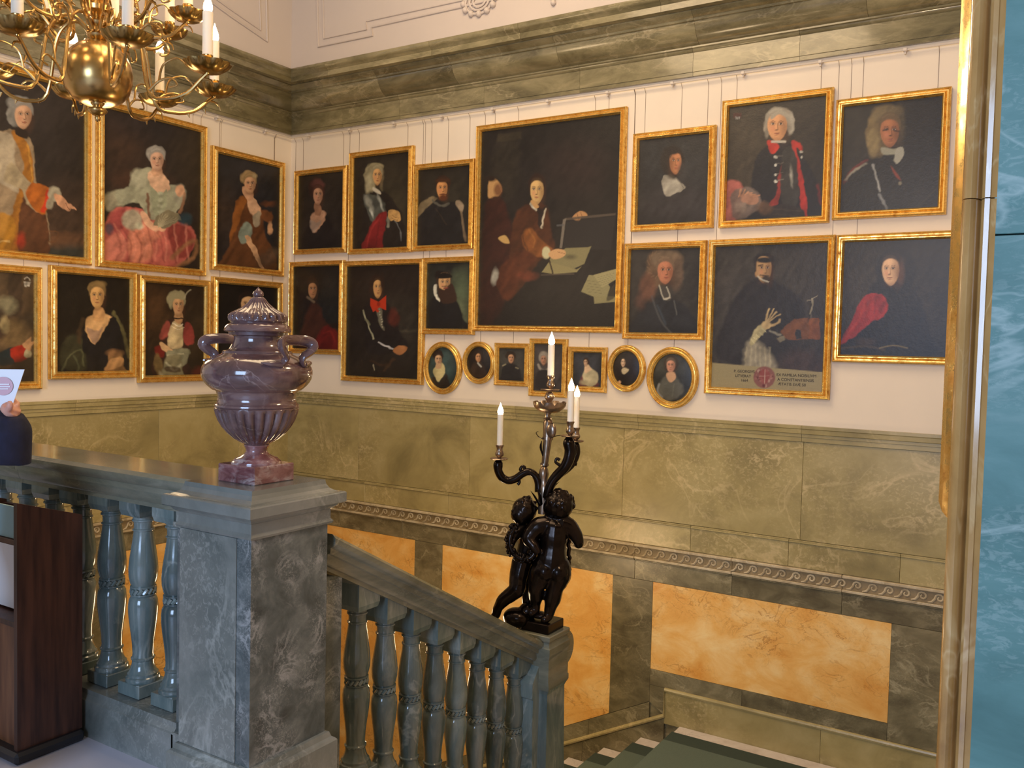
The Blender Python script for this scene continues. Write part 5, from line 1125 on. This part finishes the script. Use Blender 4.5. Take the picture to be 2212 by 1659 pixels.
def f_R11(s):
    s.e(1400,600,60,60,(60,54,48),60,.6); s.p([(1362,730),(1370,690),(1400,650),(1440,640),(1480,660),(1506,700),(1508,726)],(36,36,38),6)
    s.e(1420,580,24,40,(104,80,58),7); s.e(1440,560,34,22,(122,100,76),7); s.e(1462,590,14,36,(100,78,60),7,.8); s.e(1400,620,18,30,(110,72,52),9,.8); s.e(1384,650,12,20,(92,60,46),9,.6); s.face(1437,586,34,52,(190,122,88),.3,1,hair=(114, 92, 70))
    s.p([(1422,618),(1438,620),(1450,640),(1446,650),(1432,646),(1426,630)],(70,64,58),2); s.l([(1424,616),(1434,646),(1447,640),(1440,620)],2.5,(190,182,158),1.5,.9); s.l([(1434,646),(1447,643)],3,(190,180,156),1.5)
    s.l([(1408,640),(1426,690),(1450,720)],2.5,(96,94,90),4,.7); s.l([(1456,650),(1462,680)],2,(110,108,100),2,.7); s.l([(1420,660),(1438,700)],3,(70,80,90),5,.6)
    for k in range(14): a=k*.45; s.l([(1425+14*math.cos(a)-8,572+24*math.sin(a)),(1425+20*math.cos(a+.3)-8,572+30*math.sin(a+.3))],1.2,(146,118,86),1.5,.6)
def f_R12(s):
    s.e(1600,560,60,60,(64,58,50),60,.6); s.e(1700,600,50,50,(60,54,46),50,.6); s.e(1570,700,30,90,(80,74,66),40,.5)
    s.p([(1552,780),(1560,700),(1590,640),(1626,606),(1660,600),(1710,630),(1740,660),(1730,720),(1700,780)],(38,34,34),8)
    s.p([(1606,790),(1614,740),(1640,740),(1660,760),(1676,800),(1606,800)],(150,140,116),12,.8); s.e(1735,790,50,36,(60,44,40),20,.8)
    for k in range(6): s.l([(1612+k*10,750),(1610+k*11,795)],2,(190,176,140),4,.5)
    s.p([(1620,738),(1630,712),(1652,698),(1658,706),(1640,730),(1624,748)],(164,152,110),3); 
    for k in range(5): s.l([(1622+k*6,734-k*6),(1630+k*6,742-k*6)],1.2,(206,196,150),1.2,.7)
    for x,y in ((1662,668),(1672,668),(1678,674),(1684,680)): s.l([(1654,702),((1654+x)/2-1,(702+y)/2),(x,y)],3,(176,150,104),1.5)
    s.l([(1656,706),(1680,700),(1684,692)],4,(166,140,96),2); s.e(1655,702,10,9,(176,150,104),3); s.l([(1664,715),(1684,722)],5,(140,134,116),3,.8)
    s.p([(1684,716),(1716,690),(1746,686),(1750,720),(1770,720),(1770,732),(1700,734)],(110,66,36),2,.9,False); s.p([(1748,690),(1770,686),(1772,732),(1748,732)],(126,70,34),2,.9,False); s.e(1760,692,10,5,(120,70,36),2); s.p([(1718,712),(1732,712),(1732,732),(1718,732)],(40,38,40),1.5,1,False); s.p([(1676,728),(1694,724),(1696,734),(1684,738)],(120,110,88),1.5,.9,False)
    s.l([(1744,648),(1756,644),(1766,638)],1.5,(150,140,120),1.2,.9); s.l([(1754,644),(1753,660),(1750,676)],3,(150,140,116),1.5,.9); s.e(1754,645,2.5,3,(150,140,116),1); s.l([(1752,676),(1754,690)],1.5,(120,110,90),1.2,.8)
    s.e(1650,562,24,16,(34,28,26),4); s.p([(1632,562),(1650,556),(1668,560),(1668,600),(1650,614),(1634,590)],(40,30,24),2); s.face(1650,582,34,54,(176,138,92),.4,1); s.e(1652,562,20,6,(30,26,24),3); s.e(1655,603,10,8,(60,44,32),4,.85); s.l([(1642,594),(1660,596)],2.5,(60,44,32),1.5,.9); s.l([(1636,596),(1646,604),(1660,609)],2.5,(190,184,164),1.5); s.l([(1638,574),(1648,572)],2.4,(50,34,24),1.5); s.e(1634,592,3,6,(170,130,86),2)
    s.p([(1520,782),(1800,806),(1800,880),(1515,880)],(152,138,98),1.5,1,False); s.e(1651,815,23.5,23.5,(130,80,70),2); 
    rs=np.random.RandomState(5)
    for k in range(26): a=rs.rand()*6.28; r=20*rs.rand()**.5; s.e(1651+r*math.cos(a),815+r*math.sin(a),rs.uniform(1.5,4),rs.uniform(1.5,4),[(176,140,124),(96,40,38),(150,96,84)][k%3],1.5,.8)
    s.p([(1640,806),(1652,796),(1663,806),(1660,822),(1651,830),(1642,822)],(140,60,54),1.5,.8); s.l([(1652,798),(1652,830)],1,(196,170,150),1,.8); s.l([(1641,812),(1662,812)],1,(196,170,150),1,.8)
def f_R13(s):
    s.e(1870,640,60,80,(66,56,44),60,.6); s.e(1990,700,40,80,(50,40,28),50,.6)
    s.p([(1820,740),(1850,680),(1880,620),(1910,608),(1960,614),(1990,650),(2010,720),(2010,770),(1818,770)],(30,24,22),6); s.e(1935,586,44,52,(26,22,22),5)
    s.p([(1816,736),(1838,700),(1860,650),(1880,634),(1910,640),(1918,668),(1900,690),(1880,696),(1850,724),(1818,742)],(150,34,28),3); s.p([(1886,644),(1904,640),(1914,660),(1902,680)],(120,24,22),4,.8); s.l([(1870,650),(1856,690),(1826,730)],4,(184,60,46),5,.6); s.l([(1890,650),(1890,676)],3,(100,18,18),4,.7)
    s.e(1934,566,26,16,(44,32,26),4,.8); s.face(1924,584,38,62,(222,176,132),-.35,1,hair=(34, 27, 25)); s.e(1946,590,8,24,(110,72,50),6,.5)
    s.l([(1818,752),(1870,748),(1910,756)],3,(90,70,44),5,.6); s.l([(1900,752),(1930,746),(1960,752)],2,(150,130,80),2.5,.7); s.e(1870,738,20,8,(66,48,34),6,.6)
def f_S1(s):
    s.e(955,790,30,46,(58,78,74),20,.8); s.e(946,766,11,14,(40,30,24),3); s.p([(936,800),(944,786),(956,786),(960,804),(948,824),(938,812)],(206,188,130),2.5); s.p([(928,836),(936,812),(948,826),(962,806),(972,830),(966,842)],(44,36,30),3); s.face(947,777,15,24,(214,172,128),.2,1,hair=(44, 32, 26)); s.p([(942,786),(952,786),(952,796),(942,796)],(206,166,122),2)
def f_S2(s):
    s.p([(1018,800),(1026,780),(1040,784),(1050,800),(1046,816),(1022,816)],(54,40,32),4); s.e(1031,768,9,12,(40,28,22),3); s.face(1033,772,11,20,(206,152,104),.3,1,hair=(38, 28, 22)); s.l([(1032,784),(1039,792)],3,(190,186,170),1.5)
def f_S3(s):
    s.e(1104,785,26,36,(70,68,62),20,.6); s.p([(1084,800),(1090,786),(1100,784),(1116,788),(1124,800),(1126,826),(1082,826)],(34,32,34),3); s.e(1103,768,11,9,(46,34,26),2.5); s.face(1104,774,13,20,(206,156,116),.2,1,hair=(44, 34, 26)); s.l([(1086,790),(1092,787)],2.5,(150,140,110),1.5); s.l([(1114,794),(1119,796)],3,(140,130,100),1.5,.8)
def f_S4(s):
    s.e(1182,790,28,46,(70,64,62),20,.6); s.e(1174,772,12,14,(150,140,124),3,.8); s.face(1174,777,13,22,(176,130,102),.1,1,hair=(146, 136, 120)); s.l([(1163,788),(1168,798),(1180,800),(1188,792)],5,(160,152,138),2.5,.9); s.p([(1158,840),(1162,802),(1188,802),(1200,840)],(40,36,36),4)
def f_S5(s):
    s.e(1264,790,24,36,(58,60,66),20,.6); s.p([(1252,836),(1256,816),(1268,806),(1280,812),(1288,824),(1290,834)],(120,56,54),4,.7); s.p([(1260,806),(1268,794),(1282,800),(1292,810),(1290,826),(1274,836),(1262,826)],(190,176,136),3); s.p([(1262,790),(1270,788),(1276,800),(1264,806)],(214,180,140),2); s.e(1267,780,7,8,(50,34,26),2); s.face(1265,783,8,14,(214,174,136),-.2,1,hair=(50, 34, 26)); s.e(1262,826,10,6,(170,156,120),4,.7)
def f_S6(s):
    s.e(1346,778,8,12,(30,24,22),2.5); s.p([(1336,816),(1344,802),(1354,796),(1364,808),(1362,826),(1338,828)],(34,28,28),3); s.face(1346,783,9,19,(226,190,150),.0,1,hair=(28, 22, 20)); s.p([(1343,798),(1350,794),(1358,800),(1350,808),(1344,806)],(200,180,140),2); s.l([(1349,800),(1358,798)],1.5,(220,200,160),1); s.e(1338,826,3,4,(214,170,130),1.5)
def f_S7(s):
    s.e(1440,780,40,30,(66,66,58),20,.7); s.p([(1420,848),(1428,824),(1446,808),(1468,820),(1478,846),(1452,866),(1430,862)],(84,82,72),4); s.e(1450,786,16,18,(60,48,38),4); s.face(1449,790,19,28,(206,146,116),-.1,1,hair=(88, 76, 62)); s.p([(1440,806),(1456,804),(1460,816),(1450,826),(1442,820)],(206,160,120),2.5); s.l([(1424,830),(1420,846),(1430,858)],4,(150,150,146),3,.7); s.l([(1456,830),(1452,856)],2,(120,116,100),2,.6)

painting('L',(-150,90),(200.6,573.7),'large portrait of a pointing man in a gold-trimmed pale coat, upper left edge',(44,36,32),f_P1,width=1.62)
painting('L',(214,211),(447.5,597.2),'large portrait of a seated lady in a pink and grey gown holding a fan',(40,32,28),f_P2)
painting('L',(461.8,313),(615.4,598),'portrait of a lady in an amber dress beside the room corner, topmost there',(34,32,34),f_P3)
painting('L',(-110,560),(94,840.6),'lower picture at the left edge with a red-cuffed outstretched hand and small coat of arms',(84,66,46),f_P4,width=.98)
painting('L',(110.6,571.7),(296.9,815.9),'portrait of a bare-necked woman in a black dress, lower row left of the turbaned woman',(26,20,14),f_P5)
painting('L',(303.8,592.8),(455,822.8),'portrait of a woman in a feathered turban and short red jacket',(44,32,20),f_P6)
painting('L',(463.3,596.6),(611,818),'dark portrait of a man half hidden behind the marble urn',(20,17,15),f_P7)
painting('R',(633.8,369.1),(745.3,544.6),'small dark portrait of a woman with white neckline, upper row beside the corner',(32,28,26),f_R1)
painting('R',(752.2,330),(886.3,543.6),'portrait of a grey-wigged man in armour with a red cloak',(34,27,22),f_R2)
painting('R',(890.8,355.6),(1019,537),'portrait of a bearded man with fur-edged cape, between armour man and the huge canvas',(36,30,24),f_R3)
painting('R',(1027,271.6),(1337.5,719.8),'huge dark canvas of a man writing at a table with an older man behind him',(32,27,24),f_R4)
painting('R',(1366.2,288.4),(1537.4,491),'portrait of a dark-haired man with a square white collar under glare',(42,40,40),f_R5)
painting('R',(1559,217),(1788.2,479.9),'portrait of an officer in a dark coat with red lapels',(40,33,26),f_R6)
painting('R',(1805.6,214.8),(2042.5,461.8),'portrait of a man in a big wig and armour, upper right corner',(27,22,18),f_R7)
painting('R',(622.5,565.8),(737,767),'dark portrait of a man in reddish brown turned sideways, lower row at the corner',(26,22,20),f_R8,wires=(.05,))
painting('R',(737.7,564.3),(909,832),'portrait of a standing man with a big red neck bow',(32,26,22),f_R9,wires=(.04,.96))
painting('R',(909.5,556.8),(1019.5,723.4),'small portrait of a long-bearded man in a black cap and white collar',(34,36,32),f_R10,wires=(.1,))
painting('R',(1347.7,525.7),(1517.5,735),'portrait of a curly-wigged man in black with two white collar tabs',(50,46,42),f_R11,wires=(.06,))
pm_=painting('R',(1529.7,517.8),(1789.3,864),'tall portrait of a bearded monk with raised hand above a lettered band',(52,46,42),f_R12,wires=(.05,.97))
painting('R',(1806.7,507),(2040,789),'portrait of a pale lady in a dark fur hood and red sleeve',(34,28,24),f_R13,width=1.18,wires=(.1,))
painting('R',(954.1,794.9,41,57),None,'oval portrait of a woman in white neckline, leftmost of the small row',(40,50,48),f_S1,group='small portraits in the lowest row',fw=.05,oval=True,wires=(.5,),t=.035,name='oval_portrait')
painting('R',(1032.5,783.7,35.5,46),None,'little oval portrait of a dark-haired man in a brown coat',(30,24,24),f_S2,group='small portraits in the lowest row',fw=.045,oval=True,wires=(.5,),t=.035,name='oval_portrait')
painting('R',(1067,740.2),(1139.8,836),'small rectangular portrait of a young officer with epaulettes',(54,52,48),f_S3,group='small portraits in the lowest row',fw=.045,wires=(.5,),t=.035)
painting('R',(1142.5,730.7),(1221,860),'small portrait of an old person in a ruff behind the top candle',(60,54,52),f_S4,group='small portraits in the lowest row',fw=.045,wires=(),t=.035)
painting('R',(1226.6,748.3),(1307,849.5),'small portrait of a lady in a cream off-shoulder gown',(46,46,50),f_S5,group='small portraits in the lowest row',fw=.045,wires=(.5,),t=.035)
painting('R',(1351.3,796,41,51),None,'oval portrait of a long-haired pale woman in black',(36,28,26),f_S6,group='small portraits in the lowest row',fw=.048,oval=True,wires=(.5,),t=.035,name='oval_portrait')
painting('R',(1451,816,56,67),None,'largest oval portrait, a person in grey drapery with shiny glare, rightmost of the ovals',(44,44,40),f_S7,group='small portraits in the lowest row',fw=.052,oval=True,wires=(.5,),t=.035,name='oval_portrait')
# lettering of the monk's portrait
def text_at(txt,u,v,h,parent,rot=0):
    cu=bpy.data.curves.new('lettering','FONT'); cu.body=txt; cu.size=h; cu.extrude=.0004
    o=bpy.data.objects.new('tmp',cu); COL.objects.link(o); dg=bpy.context.evaluated_depsgraph_get(); me=bpy.data.meshes.new_from_object(o.evaluated_get(dg)); bpy.data.objects.remove(o)
    me.materials.clear(); me.materials.append(mInk)
    o=link('painted_inscription',me,parent); p=at(u,v,1,-.0235); o.matrix_parent_inverse=Matrix.Translation(parent.location).inverted()
    o.location=(p[0],-.0242,p[2]); o.rotation_euler=(PI/2,0,0); o.scale=(1.0,1,1); return o
for t_,u,v in (('EX FAMILIA NOBILIVM',1677,812),('A CONSTANTIENSIS',1679,822),('\u00c6TATIS SV\u00c6 50',1680,832),('P. GEORGIVS',1585,804),('LITVERAT',1588,814),('1664',1600,824)):
    text_at(t_,u,v,.027 if u>1650 else .026,pm_)
